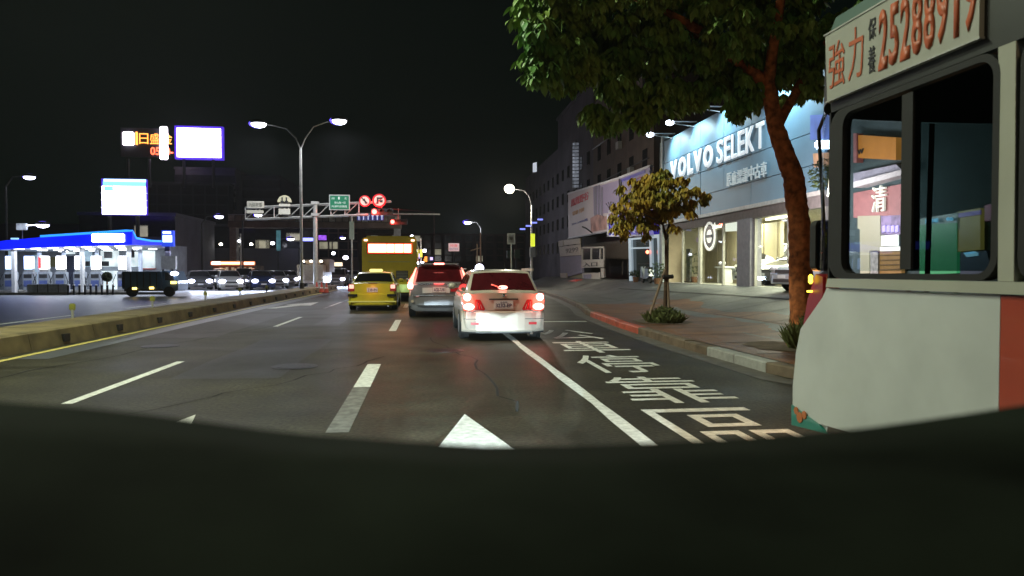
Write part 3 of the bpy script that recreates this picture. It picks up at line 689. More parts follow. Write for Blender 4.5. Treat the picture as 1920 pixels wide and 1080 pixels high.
MB().tube([(SX+.6+.22*math.cos(t*PI/8), 4.2+.08*math.sin(t*PI/8), 1.14+.2*math.sin(t*PI/8)) for t in range(17)], .015, 6).build('steering_wheel', black, bus)
for x in (4.12,): MB().tube([(x, 4.4, .95), (x, 4.42, 2.9)], .03).build('grab_pole', black, bus)
# mirror
ar = MB().tube([(SX+.30, 4.98, 2.62), (SX+.36, 5.20, 2.5), (SX+.41, 5.2, 1.8)], .015).build('mirror_arm', black, bus)
MB().prism(rrect(SX+.33, SX+.49, 1.40, 1.80, .05, 5.18), (0, .08, 0)).build('mirror', black, bus)
MB().prism(rrect(SX+.345, SX+.475, 1.42, 1.78, .04, 5.175), (0, .004, 0)).build('mirror_glass', M('mirror', (.25, .3, .5), .1, metal=1, var=.02), bus)
for wy in (1.9, -4.0):
    for sx in (SX+.02, FX-.32): 
        w = MB().tube([(sx, wy, .48), (sx+.3, wy, .48)], .48, 24).build('wheel', tyre_m, bus)
        MB().tube([(sx-.02 if sx < 4 else sx+.3, wy, .48), (sx if sx < 4 else sx+.32, wy, .48)], .28, 16).build('rim', rim_m, w)
for s in (-1, 1):
    hx = (SX+FX)/2+s*.85; MB().ellipsoid((hx, 5.08, .68), (.14, .06, .1)).build('headlight', EM('bus_headlight', (1, .95, .8), 3), bus, smooth=True)
light('POINT', 'indicator_glow', (SX+.5, 5.45, 1.25), 26, (1, .38, .08), bus, .1)

# ------------------------------------------------------------ the camera car's own dashboard
own = root('own_car', (0, .3, 0), "the camera's own car whose dark curved dashboard fills the bottom of the photo", 'car')
edge = [(-60, 738), (100, 748), (200, 756), (300, 767), (400, 780), (500, 794), (600, 804), (750, 815), (900, 824), (1050, 824), (1200, 819), (1350, 811), (1500, 801), (1600, 792), (1700, 779), (1800, 764), (1920, 745), (2000, 730)]
m = MB(); n = len(edge); rows = []
E0 = [atY(px, py+4, .60) for px, py in edge]
prof_ = [(0, -.10, -.10), (0, -.0, -.012), (0, -.015, 0), (0, -.1, .002), (0, -.25, -.006), (0, -.42, -.03), (0, -.46, -.10)]
for a, dy, dz in prof_:
    for p in E0: m.v.append(Vector((p.x*(1+.1*(-dy)), p.y+dy if dy > -.09 or a else .60+dy, p.z+dz if dy > -.05 else lerp(p.z, 1.262, min(1, -dy*3))+dz)))
R_ = len(prof_)
m.f = [(j*n+i_, j*n+i_+1, (j+1)*n+i_+1, (j+1)*n+i_) for j in range(R_-1) for i_ in range(n-1)]
m.f += [tuple((R_-1)*n+i_ for i_ in range(n))+tuple(reversed(range(n)))] if False else []
dash = m.build('dashboard_top', M('dashboard_plastic', (.009, .0125, .009), 1.0, var=.75, scale=4.5, bump=.3, spec=.05), own, smooth=True)
sm = dash.modifiers.new('thick', 'SOLIDIFY'); sm.thickness = .02; sm.offset = -1
for s in (-1, 1): light('SPOT', 'headlight_beam', (s*.6, 1.56, .62), 3200, (.74, .94, 1), own, .03, target=(s*.6+.9, 14, .62-12.45*math.tan(math.radians(20.2))), angle=40.0, blend=.04)

for s in (-1, 1):
    light('SPOT', 'headlight_beam', (s*.6, 1.56, .62), 5200, (.70, .93, 1), own, .03, target=(1.56+s*.52, 14, .60-12.45*math.tan(math.radians(4.1))), angle=8.4, blend=.06)
    MB().ellipsoid((s*.6, 1.50, .62), (.16, .06, .08)).build('headlight', EM('own_lens', (.85, .95, 1), 4), own, smooth=True)
    MB().box((s*.86, -1.9, .25), (s*.80, 1.35, .98)).build('door_side', paintm('own_paint', (.05, .05, .055)), own)
    MB().tube([(s*.60, .04, 1.5), (s*.79, .74, 1.08)], .035, 8).build('front_pillar', dark_m, own)
    for wy in (.95, -1.6): MB().tube([(s*.62, wy, .3), (s*.84, wy, .3)], .3, 18).build('wheel', tyre_m, own)
MB().prism([(-.64, .06, 1.49), (.64, .06, 1.49), (.62, -1.7, 1.52), (-.62, -1.7, 1.52)], (0, 0, .04)).build('roof', MATS['own_paint'], own)
MB().prism([(-.80, .72, 1.0), (.80, .72, 1.0), (.76, 1.45, .80), (-.76, 1.45, .80)], (0, 0, -.05)).build('bonnet', MATS['own_paint'], own)
MB().prism([(-.76, 1.44, .3), (.76, 1.44, .3), (.76, 1.46, .8), (-.76, 1.46, .8)], (0, .05, 0)).build('front_bumper', MATS['own_paint'], own)
B((-.78, -2.0, .25), (.78, -1.94, 1.0), 'tailgate', MATS['own_paint'], own); B((-.6, -1.95, 1.0), (.6, -1.75, 1.5), 'rear_window', cargl, own)
B((-.8, -1.9, .2), (.8, 1.4, .25), 'floor_pan', dark_m, own)
# ------------------------------------------------------------ lamps
lamp_white = EM('lamp_white', (.86, .88, 1), 14); fringe_blue = EM('lamp_fringe', (.12, .08, 1), 2.0); lamp_warm = EM('lamp_warm', (1, .95, .75), 14)
def lamphead(par, c, r, em=lamp_white, ball=False):
    if ball:
        h = MB().tube([(c[0], c[1], c[2]+r*.7), (c[0], c[1], c[2]+r*1.1)], r*.5, 12).build('lamp_head', dark_m, par); MB().ellipsoid(c, (r, r, r*.85)).build('lens', em, h, smooth=True); return h
    h = MB().ellipsoid((c[0], c[1], c[2]+r*.28), (r*1.3, r*1.2, r*.42)).build('lamp_head', dark_m, par, smooth=True)
    MB().ellipsoid(c, (r*1.12, r, r*.55)).build('lens', em, h, smooth=True); MB().ellipsoid((c[0]-r*.22, c[1]+.12, c[2]+r*.12), (r*1.30, r*.9, r*.66)).build('fringe_rim', fringe_blue, h, smooth=True); return h  # blue glowing rim imitates the lens fringe round the lamp
def street_lamp(x, y, H, arms, label, rs, power, col=(.9, .93, 1), em=lamp_white, kind='SPOT', group='street lamps', base=0.33, name='street_lamp', pr=.085, armm=None):
    t = root(name, (x, y, base), label, 'street lamp', group)
    MB().tube([(x, y, base), (x, y, base+.5), (x, y, H*.5), (x, y, H-.8)], [pr*1.3, pr*1.15, pr, pr*.75], 10).build('pole', galv, t)
    MB().tube([(x, y, base), (x, y, base+.35)], pr*1.7, 10).build('base_collar', dark_m, t)
    for k, (dx, dz) in enumerate(arms):
        s = 1 if dx > 0 else -1
        pts = [(x, y, H-.9), (x+dx*.12, y, H-.25), (x+dx*.35, y, H+dz*.55+.0), (x+dx*.7, y, H+dz*.9), (x+dx, y, H+dz)]
        MB().tube(pts, [pr*.6, pr*.5, pr*.42, pr*.38, pr*.35]).build('arm', armm or galv, t)
        lamphead(t, Vector((x+dx+s*.1, y, H+dz)), rs, em, kind == 'POINT')
        if power: light(kind, 'lamp_light', (x+dx+s*.1, y, H+dz-rs-.08), power, col, t, .3, target=(x+dx*1.35, y, 0), angle=158, blend=.5)
    return t
Yl = 44; a = atY(564, 300, Yl); hl = atY(488, 231, Yl); hr = atY(633, 222, Yl)
street_lamp(a.x, Yl, hl.z-.6, [(hl.x-a.x, .55), (hr.x-a.x, .85)], 'tall double armed street lamp on the median left of the sign gantry', .40, 1700)
street_lamp(-7.5, 11, 10.5, [(-2.4, .6), (2.6, .6)], 'double armed street lamp on the near median standing outside the left of the frame', .36, 3500, col=(.92, 1, .74))
street_lamp(-7.5, -20, 10.5, [(-2.4, .6), (2.6, .6)], 'double armed street lamp on the median behind the camera', .36, 900)
street_lamp(6.9, -5.5, 8.6, [(-5.6, .5)], 'unseen warm street lamp added behind the camera to light the tree', .32, 380, col=(1, .70, .34), em=lamp_warm, kind='POINT', base=.15)  # lamp added out of view to light the tree crown and paving
# lamp on the right side pole
yp = 46; q = atY(997, 380, yp); hd = atY(958, 354, yp)
t = street_lamp(q.x, yp, hd.z-.25, [(hd.x-q.x, .25)], 'street lamp with a large round warm white glow above the right kerb', .34, 1900, (1, .93, .75), lamp_warm, 'POINT', base=.15, pr=.08, armm=dark_m)
boxY(995, 438, 1003, 462, yp-.15, .04, 'banner', EM('lime_banner', (.75, .85, .05), 1.1, var=.3), t); boxY(994, 464, 1004, 482, yp-.2, .2, 'control_box', grey_m, t)
for k in range(4): boxY(975+11*k, 428-6*k, 985+11*k, 431-6*k, yp-.1, .05, 'blue_tube', EM('blue_tube', (.25, .3, 1), 1.2), t)
for k, (px, py, Y, z, r_, lb) in enumerate(((55, 332, 55, 0, .34, 'single lamp high at the far left edge of the photo'), (411, 406, 70, 0, .36, 'street lamp left of the white rectangular road sign'), (484, 403, 78, 0, .36, 'street lamp glowing blue behind the left end of the gantry'),
      (877, 417, 85, 0, .40, 'small round street lamp above the silver SUV'), (545, 448, 95, 0, .40, 'far street lamp left of the double armed lamp pole'), (643, 446, 110, 0, .35, 'far street lamp right of the gantry pole'))):
    c_ = atY(px, py, Y); sgn = 1 if px < 700 else -1
    t = root('street_lamp', (c_.x-sgn*1.6, Y, 0), lb, 'street lamp', 'street lamps')
    x = c_.x-sgn*1.6
    MB().tube([(x, Y, 0), (x, Y, c_.z-.7), (x+sgn*.5, Y, c_.z), (x+sgn*1.5, Y, c_.z+.1)], [.1, .08, .06, .05]).build('pole', M('dark_pole', (.05, .05, .05), .6), t)
    lamphead(t, c_, r_)
    if k in (3,): light('POINT', 'lamp_light', c_-Vector((0, 0, .6)), 1500, (.9, .93, 1), t, .3)
# globe lamp seen over the wagon roof
c_ = atY(899, 503, 30); t = root('globe_lamp', (c_.x, 30, 0), 'white globe lamp glowing just above the left end of the wagon roof', 'lamp')
MB().tube([(c_.x, 30, 0), (c_.x, 30, c_.z)], .04).build('post', dark_m, t); MB().ellipsoid(c_, (.19, .19, .19)).build('globe', EM('globe', (.8, .82, 1), 7), t, smooth=True)

# ------------------------------------------------------------ sign gantry
Yg = 50
gp = atY(592, 540, Yg); gx = gp.x
gan = root('sign_gantry', (gx, Yg, 0), 'grey steel sign gantry with a lattice beam reaching over both roads', 'gantry')
zt = atY(592, 378, Yg).z; B((gx-.45, Yg-.45, 0), (gx+.45, Yg+.45, .5), 'footing', concrete, gan)
MB().tube([(gx, Yg, 0), (gx, Yg, zt)], [.17, .14], 12).build('column', galv, gan)
tl, tr = atY(460, 389, Yg), atY(733, 377, Yg); bl = atY(460, 411, Yg); br = atY(690, 402, Yg); blz = (bl.z+br.z)/2
tz = lambda x: lerp(tl.z, tr.z, (x-tl.x)/(tr.x-tl.x)); bzf = lambda x: lerp(bl.z, br.z, (x-bl.x)/(br.x-bl.x))
for yo in (0, .6):
    MB().tube([(tl.x, Yg+yo, tl.z), (tr.x, Yg+yo, tr.z)], .065, 6).build('top_chord', galv, gan); MB().tube([(bl.x, Yg+yo, bl.z), (br.x, Yg+yo, br.z)], .065, 6).build('bottom_chord', galv, gan)
x = tl.x; k = 0
while x < br.x+.01:
    MB().tube([(x, Yg, tz(x)), (x, Yg, bzf(x))], .042, 6).build('upright', galv, gan)
    MB().tube([(x, Yg, bzf(x)), (x, Yg+.6, bzf(x))], .03, 5).build('cross_tie', galv, gan)
    if x+.9 < br.x: MB().tube([(x, Yg+.02, bzf(x)), (x+.9, Yg+.02, tz(x+.9))], .035, 6).build('brace', galv, gan)
    x += .95; k += 1
for z_ in (zt-.1, zt-.9): B((gx-.25, Yg-.2, z_-.1), (gx+.25, Yg+.3, z_+.1), 'clamp', galv, gan)
def sgn(name, label, cat, px0, py0, px1, py1, mat, Y=Yg-.2, **k):
    a, b, c, d = rectY(px0, py0, px1, py1, Y); t = root(name, ((a+b)/2, Y, c), label, cat, k.get('group'))
    B((a, Y, c), (b, Y+.06, d), 'panel', mat, t, bevel=.01); return t
ref_w = M('sign_white', (.62, .6, .5), .5, var=.1); ink = M('sign_ink', (.03, .03, .03), .5)
t = sgn('road_sign', 'white rectangular sign at the left end of the gantry', 'road sign', 463, 377, 495, 390, ref_w); textY('內側車道', 467, 380, 491, 388, Yg-.2, M('grey_ink', (.2, .2, .16), .5), t)
t = sgn('road_sign', 'narrow white sign below the first one at the left end of the gantry', 'road sign', 462, 394, 494, 400, ref_w)
t = sgn('road_sign', 'arched pale yellow sign with two down arrows on the gantry', 'road sign', 523, 382, 544, 387, ref_w)
c_ = atY(533.5, 379, Yg-.2); rr_ = 12.5*Yg/F
MB().prism([(c_.x+rr_*math.cos(a_*PI/12), Yg-.2, c_.z+rr_*math.sin(a_*PI/12)) for a_ in range(13)], (0, .06, 0)).build('arched_top', M('pale_yellow', (.65, .62, .40), .5), t)
for px in (529, 537): boxY(px-1.3, 370, px+1.3, 378, Yg-.23, .03, 'arrow_shaft', ink, t); b = atY(px, 382, Yg-.23); MB().prism([(b.x-.14, Yg-.23, b.z+.2), (b.x+.14, Yg-.23, b.z+.2), (b.x, Yg-.23, b.z)], (0, .03, 0)).build('arrow_tip', ink, t)
sgn('road_sign', 'small white plate hanging under the arched sign', 'road sign', 522, 391, 544, 402, ref_w, Y=Yg-.3)
grn = EM('sign_green', (.0, .16, .075), .75)
t = sgn('direction_sign', 'green direction sign with white lettering on the gantry', 'road sign', 617, 365, 656, 394, M('sign_frame', (.5, .5, .48), .5)); boxY(619, 367, 654, 392, Yg-.23, .03, 'green_face', grn, t)
wl = EM('sign_letter', (.7, .8, .75), .6)
for s_, x0, y0, x1, y1 in (('1', 634, 369, 637, 374), ('内湖', 622, 370, 627, 374), ('北', 646, 370, 650, 374), ('環山路一段', 627, 378, 648, 382), ('內湖科技園區', 622, 385, 651, 389)): textY(s_, x0, y0, x1, y1, Yg-.23, wl, t)
def roundsign(px, py, rpx, label, kind):
    Y = Yg-.2; c = atY(px, py, Y); r = rpx*Y/F; t = root('prohibition_sign', (c.x, Y, c.z-r), label, 'road sign')
    def disc(rr, y, nm, mt): MB().tube([(c.x, y, c.z), (c.x, y+.03, c.z)], rr, 24).build(nm, mt, t)
    disc(r, Y, 'red_ring', EM('sign_red', (.85, .02, .03), .55)); disc(r*.76, Y-.035, 'white_face', EM('sign_face', (.85, .72, .62), .6))
    P = lambda u, v: (c.x+u*r, Y-.07, c.z+v*r)
    if kind == 0:
        MB().prism([P(-.6, .5), P(-.45, .62), P(.55, -.35), P(.4, -.5)], (0, .03, 0)).build('slash', ink, t); MB().prism([P(-.4, .1), P(.0, .45), P(.1, .1), P(.35, -.55), P(.1, -.5), P(-.1, -.0)], (0, .025, 0)).build('bent_arrow', ink, t)
    else:
        MB().prism([P(-.35, .45), P(.45, .45), P(.45, .2), P(-.1, .2), P(-.1, -.5), P(-.35, -.5)], (0, .03, 0)).build('turn_arrow', ink, t)
        MB().prism([P(-.05, .05), P(.5, .05), P(.5, -.3), P(.1, -.3)], (0, .03, 0)).build('truck_symbol', ink, t); MB().prism([P(.5, .55), P(.6, .45), P(-.45, -.55), P(-.55, -.45)], (0, .02, 0)).build('slash', EM('sign_red'if 0 else 'sign_red', (1, 0, 0), .5), t)
roundsign(684, 377, 10.5, 'round prohibition sign with a black slash, left of the pair', 0)
roundsign(711, 376, 12.5, 'round prohibition sign showing a turning arrow and truck, right of the pair', 1)
def traffic_light(px, py, Y, label, n=3, step=-13, red_at=0, parent_rot=0, hanger=1.2):
    c = atY(px, py, Y); r = .17; t = root('traffic_light', (c.x, Y, c.z-.4), label, 'traffic light', 'red traffic lights')
    B((c.x-.24, Y, c.z-.24), (c.x+1.28, Y+.2, c.z+.24), 'housing', dark_m, t, bevel=.04)
    for k in range(3):
        cx = c.x+.52*k
        MB().tube([(cx, Y-.03, c.z), (cx, Y+.02, c.z)], r, 16).build('lens', EM('red_signal', (1, .06, .05), 16) if k == 0 else M('dead_lens', (.03, .03, .02), .3), t)
        MB().prism([(cx+1.15*r*math.cos(a_*PI/10), Y-.22, c.z+1.15*r*math.sin(a_*PI/10)) for a_ in range(11)]+[(cx+1.05*r*math.cos(a_*PI/10), Y-.22, c.z+1.05*r*math.sin(a_*PI/10)) for a_ in range(10, -1, -1)], (0, .2, 0)).build('visor', dark_m, t)
    MB().tube([(c.x+.5, Y+.1, c.z+.2), (c.x+.5, Y+.1, c.z+hanger)], .03).build('hanger', galv, t)
    light('POINT', 'red_glow', (c.x, Y-.5, c.z), 160, (1, .05, .03), t, .1); return t
traffic_light(702, 397, Yg-.1, 'red traffic light hanging under the gantry below the round signs', hanger=.8)
c_ = atY(736, 416, 62); tl2 = traffic_light(736, 416, 62, 'farther red traffic light to the lower right of the gantry signs')
MB().tube([(c_.x+3.6, 62.1, 0), (c_.x+3.6, 62.1, c_.z+.9), (c_.x-.3, 62.1, c_.z+1.15)], [.08, .06, .03]).build('mast', dark_m, tl2)
for k in range(6):
    px = 673+8.6*k
    t = root('lane_arrow_sign', (atY(px, 408, 60).x, 60, atY(px, 412, 60).z), 'small blue lane arrow sign, number %s from the left in the row under the gantry' % ['one', 'two', 'three', 'four', 'five', 'six'][k], 'road sign', 'row of lane arrow signs')
    boxY(px-3.4, 402, px+3.4, 413, 60, .05, 'panel', EM('lane_blue', (.05, .07, .35), .5), t); boxY(px-.8, 404, px+.8, 412, 59.95, .04, 'arrow_shaft', EM('lane_white', (.75, .8, .95), .8), t); boxY(px-2.2, 403.4, px+2.2, 405, 59.95, .04, 'arrow_head', MATS['lane_white'], t)
c0 = atY(668, 401.5, 60.1); c1 = atY(722, 401.5, 60.1)
B((c0.x, 60.1, c0.z), (c1.x+4.6, 60.25, c0.z+.12), 'lane_sign_beam', galv, root('lane_sign_beam', (c0.x, 60, c0.z), 'thin beam carrying the row of lane arrow signs', 'beam'))
t = root('pole_sign', (atY(660, 450, 56).x, 56, 0), 'tall pale green vertical sign on a pole left of the yellow bus', 'sign'); boxY(655, 415, 664, 449, 56, .08, 'panel', M('pale_green', (.30, .36, .28), .6), t); b = atY(659.5, 430, 56.05); MB().tube([(b.x, 56.1, 0), (b.x, 56.1, b.z+1)], .07).build('pole', galv, t)

# ------------------------------------------------------------ far background buildings
def bld(name, label, x0, x1, y0, y1, h, mat, par=B, wins=None, side=None, cat='building', base=-.3):
    t = root(name, ((x0+x1)/2, y0, 0), label, cat); B((x0, y0, base), (x1, y1, h), 'wall', mat, t)
    B((x0-.15, y0-.15, h), (x1+.15, y1+.15, h+.35), 'parapet', mat, t)
    if wins:
        nx, nz, z0, pw, ph = wins
        me = None; st = (x1-x0)/nx
        for j in range(nz):
            for i_ in range(nx):
                cx = x0+st*(i_+.5); cz = z0+j*(h-z0)/nz
                if me is None:
                    o = B((cx-pw/2, y0-.05, cz), (cx+pw/2, y0+.02, cz+ph), 'window', winm, t); me = o; bx, bz = cx, cz
                else:
                    o = me.copy(); COL.objects.link(o); o.location = me.location+Vector((cx-bx, 0, cz-bz))
    return t
def spanY(px0, px1, Y): return atY(px0, 500, Y).x, atY(px1, 500, Y).x
def hY(px, py, Y): return atY(px, py, Y).z
x0, x1 = spanY(330, 442, 125); dk1 = bld('office_block', 'dark office block behind the gantry left half with a curved looking skyline', x0, x1, 125, 140, hY(400, 318, 125), walld, wins=(7, 6, 5, 1.6, 1.3))
x0, x1 = spanY(442, 527, 130); bld('office_block', 'black office tower just left of the double armed street lamp', x0, x1, 130, 150, hY(500, 332, 130), M('black_render', (.025, .025, .03), .9, scale=.5), wins=(5, 7, 5, 1.6, 1.3))
x0, x1 = spanY(150, 329, 78); bld('grey_building', 'grey building rising behind the petrol station canopy', x0, x1, 78, 92, hY(300, 405, 78), M('bluegrey_render', (.16, .16, .20), .85, scale=.5), wins=(7, 2, 5, 1.4, 1.2))
x0, x1 = spanY(-160, 150, 84); bld('low_building', 'low dark building at the far left behind the canopy', x0, x1, 84, 95, hY(60, 425, 84), walld)
x0, x1 = spanY(325, 560, 96); bld('shop_row', 'long dark row of shops behind the queue of cars', x0, x1, 96, 110, hY(450, 425, 96), M('shoprow', (.10, .10, .12), .9, scale=.4), wins=(12, 3, 4.4, 1.8, 1.1))
x0, x1 = spanY(560, 672, 135); bld('distant_block', 'distant brown block seen behind the white box truck', x0, x1, 135, 150, hY(600, 420, 135), M('brown_render', (.12, .08, .07), .9, scale=.4), wins=(6, 4, 4, 1.5, 1.3))
x0, x1 = spanY(672, 985, 190); bld('distant_block', 'far low skyline across the road end behind the bus and SUV', x0, x1, 190, 210, hY(800, 440, 190), M('reddish_render', (.07, .035, .035), .9, scale=.3), wins=(16, 4, 4, 1.8, 1.5))
# a few lit rooms in the far buildings
litw = EM('far_room_light', (.75, .7, .5), .3, var=.6, scale=.5)
for bn in ('shop_row', 'grey_building', 'office_block', 'distant_block', 'tower_block', 'distant_block.001'):
    b_ = bpy.data.objects.get(bn)
    if b_ is None: continue
    ws_ = [c for c in b_.children if c.name.startswith('window')]; Rw = random.Random(len(bn))
    for w_ in Rw.sample(ws_, max(1, len(ws_)//9)):
        w_.data = w_.data.copy(); w_.data.materials.clear(); w_.data.materials.append(litw)
# footbridge
Yf = 88; z0f, z1f = hY(600, 427, Yf), hY(600, 403, Yf); xa, xb = spanY(428, 752, Yf)
fb = root('footbridge', ((xa+xb)/2, Yf, 0), 'dim brown footbridge with advert panels crossing behind the gantry', 'footbridge')
B((xa, Yf, z0f), (xb, Yf+2.6, z0f+.7), 'deck', M('bridge_brown', (.17, .12, .08), .8, var=.3, scale=.8), fb); B((xa, Yf+.02, z1f-.08), (xb, Yf+.1, z1f), 'handrail', galv, fb)
npn = 26
for k in range(npn):
    u = lerp(xa, xb, (k+.5)/npn); w = (xb-xa)/npn*.46
    B((u-w, Yf+.0, z0f+.75), (u+w, Yf+.04, z1f-.12), 'railing_panel', M('rail_panel', (.20, .16, .11), .8, var=.5, scale=.5) if k % 5 else M('advert_panel', (.4, .37, .28), .7, var=.6, scale=2), fb)
for u in (xa+.4, xb-.5): B((u-.4, Yf+.6, 0), (u+.4, Yf+1.8, z0f), 'pier', concrete, fb)

# roof sign with lit screen
Ys = 120
rs = root('rooftop_sign', (atY(320, 300, Ys).x, Ys, hY(320, 320, Ys)), 'rooftop sign with orange lettering and a big blank white screen', 'rooftop sign')
boxY(226, 240, 304, 294, Ys+.3, .6, 'back_panel', M('sign_dark_panel', (.02, .02, .03), .7), rs)
scr = EM('screen_white', (1, .93, 1), 9, True); boxY(328, 237, 417, 298, Ys, .8, 'screen', scr, rs, bevel=.3)
boxY(327.2, 236.2, 417.8, 298.8, Ys+.2, .9, 'screen_halo', EM('blue_halo', (.10, .04, .8), .8), rs)  # thin blue glow drawn round the screen as its halo
boxY(229, 247, 251, 272, Ys-.1, .3, 'lit_square', EM('sq_white', (1, .9, 1), 8), rs, bevel=.25); boxY(254, 247, 257, 271, Ys-.1, .3, 'orange_bar', EM('orange_neon', (1, .35, .06), 3), rs)
boxY(299, 237, 314, 299, Ys-.5, .3, 'lit_tube', EM('tube_white', (.95, .85, 1), 9), rs, bevel=.5)
for ch, a_, b_ in (('日', 261, 278), ('盛', 281, 299), ('金', 306, 323)): textY(ch, a_, 250, b_, 270, Ys-.1, MATS['orange_neon'], rs, off=.02)
textY('0500-', 282, 276, 325, 291, Ys-.1, EM('red_neon', (1, .14, .06), 3), rs, off=.02)
for px in (240, 280, 345, 400):
    b = atY(px, 298, Ys+.6); MB().tube([(b.x, Ys+.6, b.z), (b.x, Ys+.6, 15)], .25, 6).build('leg', dark_m, rs)
x0, x1 = spanY(205, 430, Ys+2); bld('tower_block', 'dark tower block carrying the rooftop sign', x0, x1, Ys+.0+2, Ys+16, hY(320, 345, Ys+2), M('black_render'), wins=(10, 6, 6, 1.6, 1.4))
# billboard
Yb = 74; bbx = root('lit_billboard', (atY(232, 400, Yb).x, Yb, hY(232, 404, Yb)), 'glowing white billboard with a cyan top band above the petrol station', 'billboard')
boxY(190.2, 335.2, 273.8, 402.8, Yb+.1, .5, 'cabinet', EM('blue_halo', (.10, .04, .8), .8), bbx)  # cabinet edge glows blue to imitate the halo round the lit face
boxY(191, 349, 273, 402, Yb, .1, 'lit_face', EM('bb_white', (.95, .98, 1), 6, True), bbx, bevel=.03); boxY(193, 341, 272, 349, Yb, .1, 'cyan_band', EM('bb_cyan', (.25, .95, 1), 1.6), bbx); boxY(194, 336, 273, 341, Yb, .1, 'top_band', EM('bb_cyan2', (.55, 1, 1), 2.2), bbx)
boxY(195, 349, 212, 358, Yb-.03, .03, 'cyan_corner', EM('bb_cyan'), bbx) if False else boxY(195, 349, 212, 358, Yb-.03, .03, 'cyan_corner', MATS['bb_cyan'], bbx)
for (px, py) in ((207, 373), (223, 387), (268, 386), (271, 373), (260, 353)): boxY(px-1.2, py-1.2, px+1.2, py+1.2, Yb-.05, .04, 'dead_module', grey_m, bbx)
for py in (362, 375, 389): boxY(189, py-.4, 276, py+.4, Yb-.06, .05, 'louvre', EM('louvre', (.8, .9, 1), 2), bbx)
for px in (205, 258): b = atY(px, 404, Yb+.3); MB().tube([(b.x, Yb+.3, b.z), (b.x, Yb+.3, 4)], .2, 8).build('leg', dark_m, bbx)

# ------------------------------------------------------------ petrol station
Yq = 46
def Yx0(px, X): return atX(px, 500, X).y
st = root('petrol_station', (atY(160, 500, Yq).x, Yq, 0), 'petrol station canopy with a glowing blue fascia and white sign', 'petrol station')
blue = EM('fascia_blue', (.005, .015, 1), 1.1, var=.25, scale=.4); cyan = EM('fascia_cyan', (.03, .30, 1), 1.5)
def polyY(pts, Y, th, name, mat, par): 
    P = [atY(px, py, Y) for px, py in pts]; return MB().prism([(p.x, Y, p.z) for p in P], (0, th, 0)).build(name, mat, par)
polyY([(-60, 462), (-60, 470), (0, 468), (60, 465), (170, 461), (247, 459), (248, 433), (236, 433), (75, 445), (8, 451)], Yq, .25, 'fascia', blue, st)
polyY([(75, 445), (246, 434), (248, 431), (236, 430.5), (75, 441)], Yq-.06, .12, 'fascia_edge', cyan, st)
xcr = atY(247.5, 459, Yq).x; ycr = Yx0(324, xcr)
P_ = lambda y, z: (xcr, y, z)
MB().prism([P_(Yq, atY(247, 459, Yq).z), P_(ycr, atX(324, 459, xcr).z), P_(ycr, atX(324, 452, xcr).z), P_(Yq+3, atX(270, 449, xcr).z), P_(Yq+.6, atX(252, 445, xcr).z), P_(Yq+.3, atY(247, 433, Yq).z)], (-.2, 0, 0)).build('side_fascia', blue, st)
MB().prism([P_(ycr, atX(324, 455, xcr).z), P_(ycr, atX(324, 452, xcr).z+.02), P_(Yq+3, atX(270, 449, xcr).z+.02), P_(Yq+.6, atX(252, 445, xcr).z+.02), P_(Yq+.1, atY(247, 432, Yq).z), P_(Yq+.1, atY(247, 436, Yq).z), P_(Yq+.6, atX(252, 448, xcr).z), P_(Yq+3, atX(270, 452, xcr).z)], (.05, 0, 0)).build('side_fascia_edge', cyan, st)
boxY(171, 438, 233, 454, Yq-.1, .1, 'brand_panel', EM('panel_white', (.92, .97, 1), 6), st, bevel=.05)
boxY(20, 446, 34, 449, Yq-.08, .08, 'small_lit_strip', EM('strip_cyan', (.3, .6, 1), 1.5), st)
xa, xb = atY(-60, 460, Yq).x, xcr-.2; zc = atY(160, 461, Yq).z
wh_lit = M('canopy_white', (.42, .46, .52), .5, var=.08)
P = [(xa, Yq+.3, atY(0, 467, Yq).z), (xb, Yq+.3, atY(247, 459, Yq).z), (xb, ycr, atY(247, 459, Yq).z), (xa, ycr, atY(0, 467, Yq).z)]
MB().prism(P, (0, 0, .3)).build('canopy_soffit', wh_lit, st)
for k in range(7):
    for j in range(3):
        x = lerp(xa+2.2, xb-1, k/6); y = Yq+1.2+j*2.7; z = lerp(P[0][2], P[1][2], (x-xa)/(xb-xa))
        MB().tube([(x, y, z-.05), (x, y, z-.01)], .28, 12).build('downlight', EM('downlight', (.85, .93, 1), 9), st)
light('AREA', 'canopy_light', ((xa+xb)/2+1, Yq+4, zc-.3), 600, (.74, .84, 1), st, 12, target=((xa+xb)/2+1, Yq+4, 0), sizey=7)
light('AREA', 'fascia_light', ((xa+xb)/2, Yq-.4, zc+.2), 14, (.08, .12, 1), st, 12, target=((xa+xb)/2+3, Yq-10, -2), sizey=.6)
for px, w in ((24, 6), (152, 5), (240, 6)):
    x0, x1 = spanY(px-w/2, px+w/2, Yq+2); B((x0, Yq+2, 0), (x1, Yq+2.3, zc), 'column', white_m, st)
for px, w in ((72, 4), (118, 4), (180, 4), (262, 5)):
    x0, x1 = spanY(px-w/2, px+w/2, Yq+6); B((x0, Yq+6, 0), (x1, Yq+6.3, zc), 'column', M('column_blue', (.45, .5, .6), .5), st)
